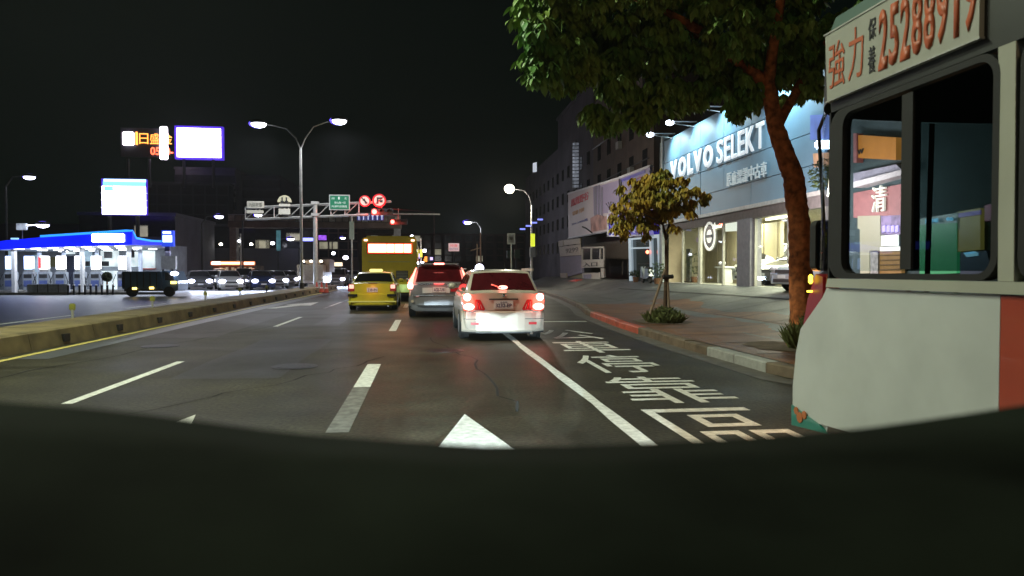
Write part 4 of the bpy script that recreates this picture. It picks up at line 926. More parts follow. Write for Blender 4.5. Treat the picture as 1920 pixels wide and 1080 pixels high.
# shop at the back
shop = root('station_shop', (atY(160, 520, Yq+11).x, Yq+11, 0), 'bright white station shop under the blue canopy', 'shop')
x0, x1 = spanY(-80, 318, Yq+11); B((x0, Yq+11, -.1), (x1, Yq+15, 3.4), 'wall', M('shop_wall', (.32, .35, .40), .6, var=.15, scale=1.5), shop)
gl = EM('shop_lit_pane', (.55, .78, .95), .45, var=.6, scale=1.2); gl2 = EM('shop_lit_pane2', (.80, .93, .95), .8, var=.55, scale=1.3)
for k, (a_, b_, c_, d_, mt) in enumerate(((12, 470, 24, 545, gl), (60, 478, 76, 535, gl), (82, 482, 104, 500, M('olive_panel', (.25, .24, .10), .6)), (120, 472, 140, 476, gl2), (121, 480, 140, 545, M('blue_door', (.06, .07, .12), .4)), (157, 468, 172, 500, gl),
        (190, 470, 222, 500, gl2), (192, 508, 220, 545, gl2), (240, 472, 262, 500, gl2), (266, 470, 290, 504, gl2), (197, 472, 212, 484, grey_m), (188, 490, 206, 499, dark_m), (157, 490, 170, 499, dark_m), (242, 470, 254, 483, dark_m), (262, 503, 292, 505, M('red_trim', (.5, .05, .04), .5)))):
    a = rectY(a_, c_ and b_, c_, d_, Yq+10.9) if False else rectY(a_, b_, c_, d_, Yq+10.9)
    B((a[0], Yq+10.9-.02*k, a[2]), (a[1], Yq+11, a[3]), ['window', 'window', 'notice_board', 'sign_strip', 'door', 'window', 'window', 'window', 'window', 'window', 'poster', 'poster', 'poster', 'poster', 'trim'][k], mt, shop)
def pump(px, Y, label, lit):
    c = atY(px, 520, Y); t = root('fuel_pump', (c.x, Y, 0), label, 'fuel pump', 'fuel pumps'); x = c.x
    B((x-.6, Y-.4, 0), (x+.6, Y+1.4, .15), 'island', concrete, t); B((x-.32, Y, .15), (x+.32, Y+.5, 1.35), 'cabinet', M('pump_grey', (.35, .38, .42), .4, var=.2), t, bevel=.03)
    B((x-.24, Y-.03, .95), (x+.24, Y, 1.2), 'display', dark_m, t); B((x-.24, Y-.03, .4), (x+.24, Y, .8), 'side_panel', M('pump_blue', (.1, .14, .35), .4), t)
    B((x-.26, Y+.1, 1.35), (x+.26, Y+.35, 1.6), 'neck', grey_m, t); a_ = rectY(px-6, 480, px+6, 505, Y)
    B((x-.26, Y+.05, a_[2]), (x+.26, Y+.35, a_[3]), 'lit_topper', lit, t, bevel=.03)
    for s in (-.36, .36): MB().tube([(x+s, Y-.05, 1.2), (x+s*1.5, Y-.1, .7), (x+s*1.2, Y-.1, .35), (x+s, Y-.02, .55)], .02, 5).build('hose', black, t)
    return t
lw = EM('topper_white', (.9, .93, 1), 5); lb = EM('topper_blue', (.45, .6, 1), 3)
for px, lab, li in ((17, 'fuel pump at the left edge of the photo with a blue white topper', lb), (52, 'fuel pump with a pale blue topper, second from the left', lb), (81, 'fuel pump with a red edged white topper', lw), (112, 'fuel pump with a white topper in the middle of the forecourt', lw), (147, 'fuel pump with a wide white topper left of the silhouetted shrub', lw), (178, 'fuel pump with a narrow white topper near the shrub', lw), (229, 'fuel pump with a white topper right of the shrub', lw)):
    t = pump(px, Yq+3.0, lab, li)
    if px == 81: a_ = rectY(72, 482, 76, 503, Yq+2.9); B((a_[0], Yq+2.9, a_[2]), (a_[1], Yq+3, a_[3]), 'red_edge', EM('red_edge', (1, .03, .03), 2.5), t)
tt = root('fascia_end_sign', (atY(313, 470, Yq+.5).x, Yq+.5, 0), 'petrol price totem with a lit blue and white head by the station', 'sign')
boxY(303, 432, 325, 462, Yq+.5, .3, 'head', EM('totem_blue', (.03, .08, .8), .9), tt); boxY(305, 441, 322, 454, Yq+.44, .05, 'white_panel', EM('totem_white', (.7, .95, 1), 2.5), tt); boxY(305, 434, 320, 438, Yq+.44, .05, 'emblem', EM('totem_white'if 0 else 'totem_white', (1, 1, 1), 1), tt)
boxY(302, 480, 329, 505, Yq+.5, .3, 'lower_panel', M('totem_grey', (.5, .52, .55), .5), tt); boxY(309, 462, 318, 480, Yq+.6, .2, 'neck', M('totem_violet', (.25, .24, .35), .5), tt); boxY(304, 505, 308, 545, Yq+.6, .2, 'leg', dark_m, tt); boxY(322, 505, 326, 545, Yq+.6, .2, 'leg', dark_m, tt)
# bollards, low wall, shrub
for k in range(9):
    px = 128+10.5*k; c = atY(px, 545, Yq-1.5); t = root('bollard', (c.x, Yq-1.5, 0), 'slim dark bollard along the petrol station kerb, %s from the left of its row' % ['first', 'second', 'third', 'fourth', 'fifth', 'sixth', 'seventh', 'eighth', 'ninth'][k], 'bollard', 'bollards along the station kerb')
    MB().tube([(c.x, Yq-1.5, 0), (c.x, Yq-1.5, .55)], .06).build('post', dark_m, t); MB().ellipsoid((c.x, Yq-1.5, .57), (.075, .075, .05)).build('cap', white_m, t)
x0, x1 = spanY(50, 128, Yq-1.2); t = root('low_wall', ((x0+x1)/2, Yq-1.2, 0), 'low grey concrete wall along the petrol station kerb', 'wall'); B((x0, Yq-1.2, 0), (x1, Yq-1, .62), 'wall', M('low_wall', (.6, .62, .66), .8, var=.2), t)
for k in range(1, 4): B((lerp(x0, x1, k/4)-.02, Yq-1.21, 0), (lerp(x0, x1, k/4)+.02, Yq-1.2, .62), 'joint', jd, t)
B((atY(0, 545, Yq).x-6, Yq-1.4, -.004), (atY(330, 545, Yq).x, Yq-1.3, .14), 'station_kerb', concrete, root('station_kerb', (-22, Yq, 0), kind='structure'))
fo = B((-60, Yq-1.3, -.003), (atY(330, 545, Yq).x, Yq+16, .02), 'station_forecourt', M('pale_slab', (.30, .31, .33), .5, var=.15, scale=.7), kind='structure')
c = atY(201, 545, Yq-1.0); t = root('round_shrub', (c.x, Yq-1.0, 0), 'small ball shaped shrub silhouetted against the station lights', 'shrub')
MB().tube([(c.x, Yq-1, 0), (c.x, Yq-1, .85)], [.07, .05]).build('trunk', bark, t)
def leafball(cc, rad, n, sz, name, mat, par, kind=None, seed=1, flat=1.0):
    R = random.Random(seed); m = MB()
    for _ in range(n):
        while True:
            p = Vector((R.uniform(-1, 1), R.uniform(-1, 1), R.uniform(-1, 1)))
            if .35 < p.length < 1: break
        p = Vector((p.x*rad[0], p.y*rad[1], p.z*rad[2]))+Vector(cc); a = Vector((R.uniform(-1, 1), R.uniform(-1, 1), R.uniform(-1, 1))).normalized(); b = a.orthogonal().normalized()
        s = sz*R.uniform(.6, 1.3); m.add([p-a*s, p+b*s*.4, p+a*s, p-b*s*.4], [(0, 1, 2, 3)])
    return m.build(name, mat, par, kind=kind)
leafd = M('dark_leaf', (.03, .05, .02), .7, var=.4, scale=4)
leafball((c.x, Yq-1, 1.05), (.28, .28, .30), 900, .07, 'foliage', leafd, t, 'stuff')
for k, (px, py) in enumerate(((80, 422), (67, 420))):
    c = atY(px, py, Yq+1); 
    if k == 0:
        t = root('station_lamp', (c.x, Yq+1, 4), 'lamp on a short mast over the left part of the blue canopy', 'lamp'); lamphead(t, c, .32)
        B((c.x-.9, Yq+1, c.z-.05), (c.x-.3, Yq+1.1, c.z+.0), 'side_light', lamp_white, t); c2 = atY(42, 425, Yq+1); MB().tube([c, c2, (c2.x, c2.y, c2.z-1)], .035).build('bracket', grey_m, t)
        B((c2.x-.3, Yq+.9, c2.z-.2), (c2.x+.25, Yq+1.1, c2.z+.2), 'floodlight', EM('dim_flood', (.7, .8, .9), .5, var=.5), t)

# ------------------------------------------------------------ oncoming traffic
hl_m = EM('headlight_white', (.72, .76, 1), 10)
cols = {'black': (.02, .02, .025), 'white': (.6, .6, .6), 'silver': (.35, .36, .38), 'blue': (.03, .05, .15), 'red': (.25, .02, .02), 'grey': (.12, .12, .13)}
protos = {}
def oncoming(px, Y, col, style, label, rz=0):
    key = (col, style)
    if key not in protos:
        protos[key] = car('oncoming_car', label, 'car', paintm('paint_'+col, cols[col], .3, .3), 4.4, 1.72, 1.46 if style != 'suv' else 1.66, style, rear=False, front=hl_m, group='cars queueing on the opposite road'); o = protos[key]
    else: o = copy_tree(protos[key])
    o['label'] = label; c = atY(px, 520, Y+1); o.location = (c.x, Y+2.2, 0); o.rotation_euler = (0, 0, PI+rz); return o
for px, Y, cc, sy, lb_, rz in ((363, 54, 'grey', 'sedan', 'grey car just right of the dark pickup truck', .35), (392, 60, 'black', 'sedan', 'black car right of the grey one under the yellow shop sign', .3), (420, 53, 'white', 'sedan', 'white car at the front of the queue beneath the long lit shop fascia', .35), (450, 60, 'silver', 'suv', 'silver SUV in the queue below the thin grey pole', .3), (480, 54, 'blue', 'sedan', 'dark blue car in the queue under the right half of the lit fascia', .35), (510, 58, 'white', 'wagon', 'white wagon with strong headlights at the right of the queue', .3), (536, 66, 'silver', 'sedan', 'silver car farthest right in the queue before the lamp pole', .25),
      (405, 74, 'grey', 'suv', 'grey SUV in the back row under the lit shop fascia', .2), (470, 74, 'black', 'suv', 'black SUV in the back row right of the thin pole', .2), (632, 66, 'silver', 'suv', 'silver SUV with bright headlights between the gantry pole and the yellow bus', 0), (660, 78, 'white', 'sedan', 'white car half hidden beside the yellow bus', 0)):
    oncoming(px, Y, cc, sy, lb_, rz)
light('AREA', 'queue_headlights', (atY(450, 520, 51).x, 52.2, .7), 400, (.65, .75, 1), None, 7, target=(atY(450, 520, 51).x+2, 40, -.5), sizey=.3)
light('AREA', 'queue_headlights', (atY(645, 520, 64).x, 64.5, .7), 300, (.65, .75, 1), None, 2.5, target=(atY(645, 520, 64).x+1, 50, -.5), sizey=.3)
# pickup truck (dark)
Yt = 40.5; c = atY(280, 552, Yt); pk = root('pickup_truck', (c.x, Yt, 0), 'dark blue pickup truck with covered bed passing the petrol station', 'truck')
navy = paintm('navy', (.06, .11, .19), .5, .1); xa, xb = spanY(227, 333, Yt); L_ = xb-xa
B((xa, Yt, .42), (xa+L_*.70, Yt+1.7, 1.38), 'cargo_bed', navy, pk, bevel=.05)
for k in range(6): B((xa+.12+k*L_*.115, Yt-.02, .5), (xa+.17+k*L_*.115, Yt, 1.3), 'bed_rib', dark_m, pk)
MB().prism([(xa+L_*.72, Yt+.05, .35), (xa+L_, Yt+.05, .35), (xa+L_, Yt+.05, .85), (xa+L_*.93, Yt+.05, 1.38), (xa+L_*.74, Yt+.05, 1.42), (xa+L_*.72, Yt+.05, 1.38)], (0, 1.6, 0)).build('cab', navy, pk)
MB().prism([(xa+L_*.77, Yt+.03, .9), (xa+L_*.93, Yt+.03, .9), (xa+L_*.90, Yt+.03, 1.3), (xa+L_*.77, Yt+.03, 1.32)], (0, .02, 0)).build('side_window', cargl, pk)
B((xa+.1, Yt+.1, .3), (xb-.1, Yt+1.5, .42), 'chassis', dark_m, pk)
for u in (.18, .84): MB().tube([(xa+L_*u, Yt-.02, .28), (xa+L_*u, Yt+.2, .28)], .28, 18).build('wheel', tyre_m, pk)
for px, py in ((252, 541), (284, 540)): boxY(px-4, py-2, px+4, py+2, Yt-.05, .04, 'marker_light', EM('amber_marker', (1, .7, .15), 5), pk)
boxY(320, 527.5, 330, 532, Yt-.05, .04, 'marker_light', MATS['amber_marker'], pk); cc = atY(327, 513, Yt-.1); MB().ellipsoid(cc, (.22, .1, .11)).build('roof_lamp', lamp_white, pk, smooth=True)
# box truck
Yx = 56; bt = root('box_truck', (atY(586, 540, Yx).x, Yx, 0), 'white box truck standing between the lamp pole and the gantry pole', 'truck')
boxY(568, 496, 606, 526, Yx, 5, 'cargo_box', M('box_cream', (.45, .42, .34), .6), bt, bevel=.04); boxY(557, 496, 567, 525, Yx+.5, 3, 'side_panel', M('box_cream'), bt)
boxY(606, 486, 618, 510, Yx+1.5, 3, 'box_corner', M('box_brown', (.25, .19, .14), .6), bt); boxY(571, 487, 603, 495, Yx+.3, 3, 'roof_fairing', M('box_brown'), bt, bevel=.1)
for px in (569, 583, 602): boxY(px-1.8, 488, px+1.8, 491.5, Yx-.05, .1, 'roof_light', lamp_warm, bt)
boxY(567, 526, 607, 531, Yx+.1, 4, 'bumper', white_m, bt); boxY(571, 498, 603, 524, Yx-.03, .03, 'front_panel', M('box_panel', (.40, .38, .32), .6), bt)
for px in (572, 602): c = atY(px, 533, Yx+.6); MB().tube([(c.x-.12, Yx+.7, .35), (c.x+.12, Yx+.7, .35)], .35, 16).build('wheel', tyre_m, bt)
for px in (563, 610): c = atY(px, 521, Yx-.1); MB().ellipsoid(c, (.16, .06, .12)).build('headlight', hl_m, bt, smooth=True)
# small shop fascias and signs
for (nm, lb_, x0, y0, x1, y1, Y, mt, cat) in (
    ('shop_sign', 'small glowing yellow shop sign right of the station totem', 332, 491, 356, 498, 90, EM('yel_sign', (1, .72, .03), 2.2), 'shop sign'),
    ('shop_fascia', 'long lit fascia strip in white, orange and red over a low shop', 395, 490, 478, 497, 82, EM('fascia_red', (1, .25, .1), 1.5), 'shop sign'),
    ('blue_sign', 'small blue lit sign left of the gantry pole', 568, 446, 587, 452, 92, EM('bs1', (.25, .28, 1), 3), 'sign'),
    ('purple_sign', 'small purple blue sign right of the gantry pole', 597, 441, 612, 450, 92, EM('bs2', (.35, .1, .85), 1.1, var=.5), 'sign'),
    ('teal_sign', 'dim teal vertical sign between the poles', 518, 432, 526, 470, 92, EM('ts', (.1, .3, .35), .35, var=.6, scale=1.5), 'sign'),
    ('lit_panel_sign', 'pale lit shop sign right of the white box truck', 621, 492, 642, 499, 100, EM('ps', (1, .8, .55), 1.6), 'shop sign'),
    ('distant_red_sign', 'small white sign with red lettering over the SUV', 841, 456, 861, 471, 95, EM('drs', (.75, .45, .42), .55), 'sign')):
    t = sgn(nm, lb_, cat, x0, y0, x1, y1, mt, Y=Y)
    if nm == 'shop_fascia':
        boxY(397, 491, 413, 496, Y-.08, .08, 'lit_section', EM('fs_white', (1, .8, .8), 5), t); boxY(414, 491.5, 452, 495.5, Y-.08, .08, 'lit_section', EM('fs_orange', (1, .75, .35), 3.5), t); boxY(455, 491.5, 476, 496, Y-.08, .08, 'lit_section', EM('fs_pink', (1, .65, .45), 3.5), t)
        boxY(400, 498, 476, 525, Y+.5, 5, 'shop_front', M('shop_front', (.2, .15, .10), .8, var=.5, scale=1), t)
        for k in range(6): boxY(412+11*k, 501, 417+11*k, 518, Y+.42, .08, 'lit_window', EM('dim_window', (.6, .5, .35), .5, var=.6), t)
    if nm == 'distant_red_sign':
        textY('特賣', 844, 458, 858, 463, Y-.02, EM('dr_ink', (.8, .02, .04), .5), t); textY('ENTER', 843, 465, 859, 469, Y-.02, M('dr_ink2', (.2, .2, .4), .5), t)
        b = atY(851, 470, Y+.1); MB().tube([(b.x, Y+.12, 0), (b.x, Y+.12, b.z+.4)], .06).build('pole', dark_m, t)
# assorted far lights: poles and lamps
for k, (px, py, r_, Y, mt, lb_) in enumerate(((414, 458, .16, 92, lamp_warm, 'tiny warm wall light above the yellow shop sign'), (471, 458, .16, 92, lamp_warm, 'tiny warm wall light above the lit fascia'), (511, 456, .2, 92, lamp_white, 'tiny white wall light left of the teal sign'), (625, 475, .18, 92, lamp_white, 'tiny white light above the lit panel sign'), (648, 483, .25, 92, lamp_white, 'white light beside the vertical pole sign'), (772, 443, .16, 92, lamp_white, 'small white light above the right corner of the yellow bus'))):
    c = atY(px, py, Y-.2); t = root('wall_light', (c.x, Y-.2, c.z), lb_, 'light', 'small far lights'); MB().ellipsoid(c, (r_*1.3, r_, r_)).build('lens', mt, t, smooth=True); MB().box(c+Vector((-.05, .0, -.05)), c+Vector((.05, .4, .3))).build('bracket', dark_m, t)
def pole(name, label, px, py0, py1, Y, r_=.07, mat=galv, cross=None, base=0):
    a = atY(px, py0, Y); t = root(name, (a.x, Y, base), label, 'pole'); MB().tube([(a.x, Y, base), (a.x, Y, a.z)], [r_, r_*.7]).build('shaft', mat, t)
    if cross:
        b = atY(px+cross[0], cross[2], Y); c_ = atY(px+cross[1], cross[3], Y); MB().tube([b, c_], .05).build('cross_arm', mat, t)
    return t
t = pole('utility_pole', 'thin grey pole rising over the queue of cars', 451, 438, 0, 70, .10); b = atY(448, 452, 69.8); MB().ellipsoid(b, (.14, .1, .1)).build('lamp', lamp_white, t)
pole('utility_pole', 'left one of two brown poles right of the SUV roof', 894.5, 457, 0, 60, .08, M('wood_pole', (.28, .2, .14), .8), (-12, 8, 470, 464))
pole('utility_pole', 'taller right one of two brown poles above the SUV', 901, 437, 0, 62, .08, M('wood_pole'))
t = pole('signal_pole', 'tall signal pole with a yellow band right of the yellow bus', 789, 447, 0, 52, .07)
boxY(787, 468, 792, 482, 51.8, .1, 'yellow_band', EM('yband', (.9, .8, .1), 1), t)
for (px, py, mt) in ((796, 470, lamp_white), (784, 478, EM('violet', (.5, .4, 1), 2)), (784, 482, MATS['violet'] if 'violet' in MATS else None), (809, 485, EM('violet', (.5, .4, 1), 2)), (797, 488, EM('org_l', (1, .3, .05), 1.5)), (792, 493, lamp_white)):
    c = atY(px, py, 51.7); MB().box(c-Vector((.1, .05, .1)), c+Vector((.1, .05, .1))).build('small_lamp', mt, t)
boxY(796, 481, 801, 491, 51.75, .1, 'orange_lamp', MATS['org_l'], t)
# bus stop sign
t = pole('bus_stop_sign', 'white framed stop sign on a pole behind the wagon roof', 958.5, 458, 0, 27, .035, base=.15); t['category'] = 'road sign'
boxY(951, 437, 966, 458, 27-.03, .06, 'panel', M('stop_white', (.5, .48, .46), .5), t, bevel=.01); boxY(953, 440, 964, 455, 27-.04, .02, 'inner_panel', M('stop_grey', (.3, .28, .28), .5), t)
textY('站', 955, 443, 962, 450, 27-.05, ink, t)
t = pole('signal_pole', 'dark traffic light seen from behind at the right kerb', 968, 468, 0, 44, .05, dark_m, base=.15)
boxY(951, 470, 962, 484, 43.9, .3, 'signal_back', M('signal_green', (.06, .09, .07), .6), t); boxY(965, 468, 975, 484, 43.9, .3, 'signal_back', M('signal_green'), t); boxY(950, 475, 975, 477, 44, .05, 'bracket', dark_m, t)
# cones at the median tip
for k, px in enumerate((594, 603, 612)):
    c = atY(px, 545, 47-k*.6); x, y = c.x, 47-k*.6; t = root('traffic_cone', (x, y, 0), ['red traffic cone left of two others at the tip of the median', 'middle red traffic cone at the foot of the gantry pole', 'rightmost red traffic cone at the tip of the median'][k], 'traffic cone', 'traffic cones at the median tip')
    MB().tube([(x, y, .03), (x, y, .7)], [.16, .03], 12).build('cone', M('cone_red', (.5, .06, .03), .5), t); B((x-.2, y-.2, 0), (x+.2, y+.2, .04), 'foot', black, t); MB().tube([(x, y, .3), (x, y, .45)], [.11, .075], 12).build('white_band', white_m, t)
# ------------------------------------------------------------ right side: helpers on planes parallel to the road
def polyX(pts, X, th, name, mat, par, **k):
    P = [atX(px, py, X) for px, py in pts]; return MB().prism([(X, p.y, p.z) for p in P], (th, 0, 0)).build(name, mat, par, **k)
def Yx(px, X): return atX(px, 500, X).y
def Zx(px, py, X): return atX(px, py, X).z
# tall apartment block, far right
XT = 16
ya, yb = Yx(985, XT), Yx(1225, XT)
tb = root('apartment_block', (XT+5, yb, .5), 'tall dark apartment block with one lit window behind the billboard', 'building')
hT = Zx(1060, 212, XT)
lav = M('lavender_render', (.062, .056, .070), .9, var=.3, scale=.4)
B((XT, yb+18, .3), (XT+12, ya, hT-3.3), 'wall', lav, tb); B((XT-.01, yb+18, hT-3.3), (XT+12, yb+36, hT), 'upper_wall', lav, tb)
B((XT+.0, yb, .3), (XT+12, yb+17.98, hT-2.2), 'wall', M('brown_wall_dim', (.07, .05, .04), .8, var=.25, scale=1.2), tb)
B((XT-.2, yb+17.9, hT), (XT+12.2, yb+36.1, hT+.35), 'parapet', lav, tb)
B((XT+1.5, yb+24, hT+.3), (XT+4.5, yb+28, hT+3.6), 'roof_tank', M('tank', (.16, .17, .19), .7), tb)
wo = None
for j in range(6):
    for i_ in range(13):
        y = yb+20+i_*(ya-yb-22)/13; z = 3.6+j*2.75
        if z > hT-5: continue
        if wo is None:
            wo = B((XT-.04, y-.55, z), (XT+.02, y+.55, z+1.3), 'window', winm, tb); w0 = (y, z); c = wo
            MB().box((XT-.10, y-.7, z-.08), (XT-.02, y+.7, z)).build('window_sill', lav, wo)
        else:
            c = wo.copy(); COL.objects.link(c); c.location = wo.location+Vector((0, y-w0[0], z-w0[1]))
            s_ = wo.children[0].copy(); COL.objects.link(s_); s_.parent = c
for i_ in range(5):
    for j in range(6):
        z = 3.8+j*2.6
        if z < hT-4: c = wo.copy(); COL.objects.link(c); c.location = wo.location+Vector((0, yb+2+i_*3.4-w0[0], z-w0[1]))
polyX([(999, 306), (1006, 304), (1006, 322), (999, 323)], XT-.08, .03, 'lit_window', EM('lit_window', (.7, .75, .85), .75, var=.3), tb)
for k in range(13):
    py = 268+k*6.6; polyX([(1073.5, py), (1078, py-.6), (1078, py+4), (1073.5, py+4.5)], XT-.5, .4, 'vertical_sign_character', EM('vsign', (.45, .5, .6), .28, var=.7, scale=.7), tb)
polyX([(1072, 266), (1079.5, 264), (1079.5, 355), (1072, 356)], XT-.1, .1, 'sign_spine', dark_m, tb)
for k, z in enumerate((6, 9.5, 13)): MB().tube([(XT-.1, yb+17.9, z), (XT-.1, yb+1, z)], .05, 5).build('pipe', dark_m, tb)
for i_ in range(5): B((XT-.35, yb+1.2+i_*3.4, 6.2+(i_ % 3)*2.6), (XT-.02, yb+2.0+i_*3.4, 6.8+(i_ % 3)*2.6), 'air_conditioner', grey_m, tb)
# low shed row carrying billboards
XB = 12.6
y0b, y1b = Yx(1064, XB), Yx(1228, XB)
sh = root('low_shop_row', (XB+3, y1b, .8), 'low dark shop row under the big billboards', 'building')
B((XB+1.5, y1b+.1, .3), (XB+9, y0b, 4.6), 'wall', M('dark_brown_wall', (.07, .055, .045), .9, var=.3), sh); B((XB+.6, y1b+.1, 4.55), (XB+9, y0b, 4.75), 'canopy_roof', dark_m, sh)
bill = root('roadside_billboard', (XB, y1b, 4.7), 'large real estate billboard with red characters and a tower picture', 'billboard')
lavp = M('poster_pale', (.42, .37, .40), .6, var=.08, scale=.3); grpt = [(1065, 364), (1160, 334.5), (1162, 429), (1066, 446)]
polyX(grpt, XB, .15, 'poster', lavp, bill); polyX([(1064, 362), (1161, 331.5), (1161, 334.5), (1064, 365)], XB-.06, .2, 'top_frame', M('frame_pale', (.5, .5, .55), .5), bill)
polyX([(1064, 446), (1163, 429), (1163, 431), (1064, 448)], XB-.06, .2, 'bottom_frame', dark_m, bill)
def tX(s_, p0, p1, X, mat, par, off=.0, ext=.03):    # p0 lower left pixel, p1 upper right pixel
    a = atX(p0[0], p0[1], X); b = atX(p1[0], p1[1], X)
    zl = a.z; zr = atX(p1[0], p1[1], X).z
    zt = Zx((p0[0]+p1[0])/2, 0, X)
    return text(s_, (X-.002, a.y, a.z), a.y-b.y, b.z-a.z, FR_X, mat, par, off=off, ext=ext)
rdi = M('poster_red', (.5, .06, .09), .6); org = M('poster_orange', (.5, .28, .12), .6); blu = M('poster_blue', (.10, .10, .30), .6)
tX('鳳凰野谷', (1071, 388), (1104, 358), XB-.02, rdi, bill, .02); tX('御景', (1073, 405), (1096, 388), XB-.02, org, bill, .0); tX('220-2400萬', (1072, 423), (1102, 409), XB-.02, blu, bill)
polyX([(1112, 352), (1160, 338), (1161, 397), (1113, 402)], XB-.02, .02, 'sky_print', M('poster_sky', (.25, .21, .34), .6, var=.2, scale=.2), bill)
for x0, x1, t_ in ((1114, 1119, 349), (1121, 1124, 346), (1126, 1130, 352)): polyX([(x0, t_), (x1, t_-1.5), (x1, 412), (x0, 413)], XB-.04, .02, 'tower_print', M('tower_print', (.15, .14, .2), .6), bill)
polyX([(1107, 409), (1120, 402), (1135, 406), (1150, 397), (1160, 400), (1161, 426), (1108, 435)], XB-.045, .02, 'trees_print', M('poster_brown', (.28, .16, .15), .7, var=.6, scale=1.2), bill)
p_ = [atX(1092, 425, XB-.6), atX(1099, 428, XB-.4), atX(1111, 437, XB)]
MB().tube(p_, .06, 5).build('sign_lamp_arm', dark_m, bill)
bi2 = root('second_billboard', (XB, y1b, 4.7), 'violet billboard with a blue border partly behind the small tree', 'billboard')
polyX([(1162, 334), (1218, 312), (1222, 395), (1163, 403)], XB-.0, .12, 'poster', M('poster_violet', (.24, .21, .38), .6, var=.15, scale=.4), bi2)
polyX([(1161, 331), (1218, 309), (1218, 313), (1161, 335)], XB-.06, .2, 'top_frame', MATS['frame_pale'], bi2)
polyX([(1163, 337), (1209, 319), (1209, 324), (1163, 342)], XB-.03, .03, 'blue_border', M('poster_blue2', (.07, .06, .38), .5), bi2); polyX([(1163, 380), (1205, 370), (1205, 374), (1163, 384)], XB-.03, .03, 'blue_border', MATS['poster_blue2'], bi2)
tX('大樓', (1186, 340), (1203, 331), XB-.03, rdi, bi2); polyX([(1163, 337), (1165, 336), (1165, 403), (1163, 403)], XB-.04, .03, 'dark_edge', dark_m, bi2)
bs = root('blue_shop_sign', (XB-.5, y1b, 4), 'deep blue shop sign below the billboards with white characters', 'shop sign')
XS = XB-.5
polyX([(1139, 403), (1224, 391), (1226, 441), (1140, 442)], XS, .3, 'panel', EM('sign_deep_blue', (.03, .02, .30), .7), bs)
for pts in ([(1138, 402), (1141, 402), (1141, 443), (1138, 443)], [(1138, 441), (1184, 442), (1184, 444.5), (1138, 443.5)], [(1183, 440), (1226, 440), (1226, 443), (1183, 443)]): polyX(pts, XS-.05, .1, 'white_edge', M('edge_white', (.5, .5, .6), .5), bs)
dw = EM('dim_white_letter', (.6, .62, .75), .6)
tX('電', (1144, 421), (1152, 406), XS-.01, dw, bs, .02); tX('大', (1146, 441), (1158, 427), XS-.01, dw, bs, .03); tX('←', (1186, 437), (1196, 428), XS-.01, dw, bs, .02)
polyX([(1141, 394), (1149, 393), (1149, 399), (1141, 400)], XS, .3, 'lit_cap', M('edge_white'), bs)
for k in range(5): a = atX(1145, 394, XS+.1); b = atX(1136+4.6*k, 378+abs(k-2)*1.5, XS+.1); MB().tube([a, b], .03, 4).build('decorative_rod', dark_m, bs)
# entrance booth
XE = 12.2; en = root('parking_entrance', (XE, Yx(1110, XE), .8), 'car park entrance booth with a panel reading entrance in Chinese', 'booth')
gp_ = M('booth_grey', (.30, .28, .25), .7, var=.15); cr = M('booth_cream', (.38, .34, .29), .7, var=.15)
polyX([(1047, 452), (1056, 450), (1056, 461), (1047, 462)], XE, .1, 'sign_tile', cr, en); polyX([(1057, 450), (1086, 447), (1087, 457), (1058, 460)], XE, .1, 'sign_tile', cr, en)
polyX([(1048, 463), (1087, 458), (1088, 478), (1050, 481)], XE, .1, 'price_board', cr, en); tX('9299', (1061, 475), (1084, 463), XE-.01, M('faint_ink', (.15, .14, .13), .7), en)
polyX([(1050, 481), (1089, 479), (1091, 512), (1051, 522)], XE+.1, .2, 'wall_panel', M('booth_violet', (.19, .18, .24), .8, var=.15), en)
polyX([(1050, 512), (1062, 512), (1062, 532), (1052, 532)], XE+.0, .1, 'cabinet', cr, en); polyX([(1068, 515), (1090, 514), (1090, 526), (1069, 527)], XE+.2, .1, 'low_board', M('booth_olive', (.22, .2, .12), .8), en)
for a_, b_ in ((1091, 1107), (1109, 1124), (1126, 1131)): polyX([(a_, 465), (b_, 464), (b_, 486), (a_, 488)], XE+.05, .03, 'window_pane', winm, en)
for a_, b_, c_, d_ in ((1090, 1132, 463, 466), (1090, 1132, 487, 502)): polyX([(a_, c_), (b_, c_-1), (b_, d_-1), (a_, d_)], XE, .1, 'frame' if d_ < 470 else 'entrance_panel', gp_, en)
for a_ in (1090, 1107, 1124, 1131): polyX([(a_, 464), (a_+2, 464), (a_+2, 487), (a_, 488)], XE, .08, 'mullion', gp_, en)
tX('入口', (1094, 500), (1120, 491), XE-.01, M('booth_ink', (.02, .02, .02), .6), en, .02, .03)
polyX([(1091, 512), (1125, 511), (1125, 524), (1092, 526)], XE, .1, 'notice_board', gp_, en); polyX([(1094, 515), (1108, 514), (1108, 522), (1095, 523)], XE-.03, .03, 'notice', M('booth_violet'), en); polyX([(1126, 503), (1132, 503), (1133, 520), (1127, 521)], XE, .1, 'post', gp_, en)
rb = root('red_bollard_base', (XE-1.5, Yx(1075, XE), .7), 'low red plastic barrier by the car park entrance', 'barrier')
polyX([(1045, 538), (1050, 531), (1078, 524), (1082, 529), (1075, 538)], XE-1.2, .5, 'barrier', M('barrier_red', (.45, .06, .05), .5), rb)
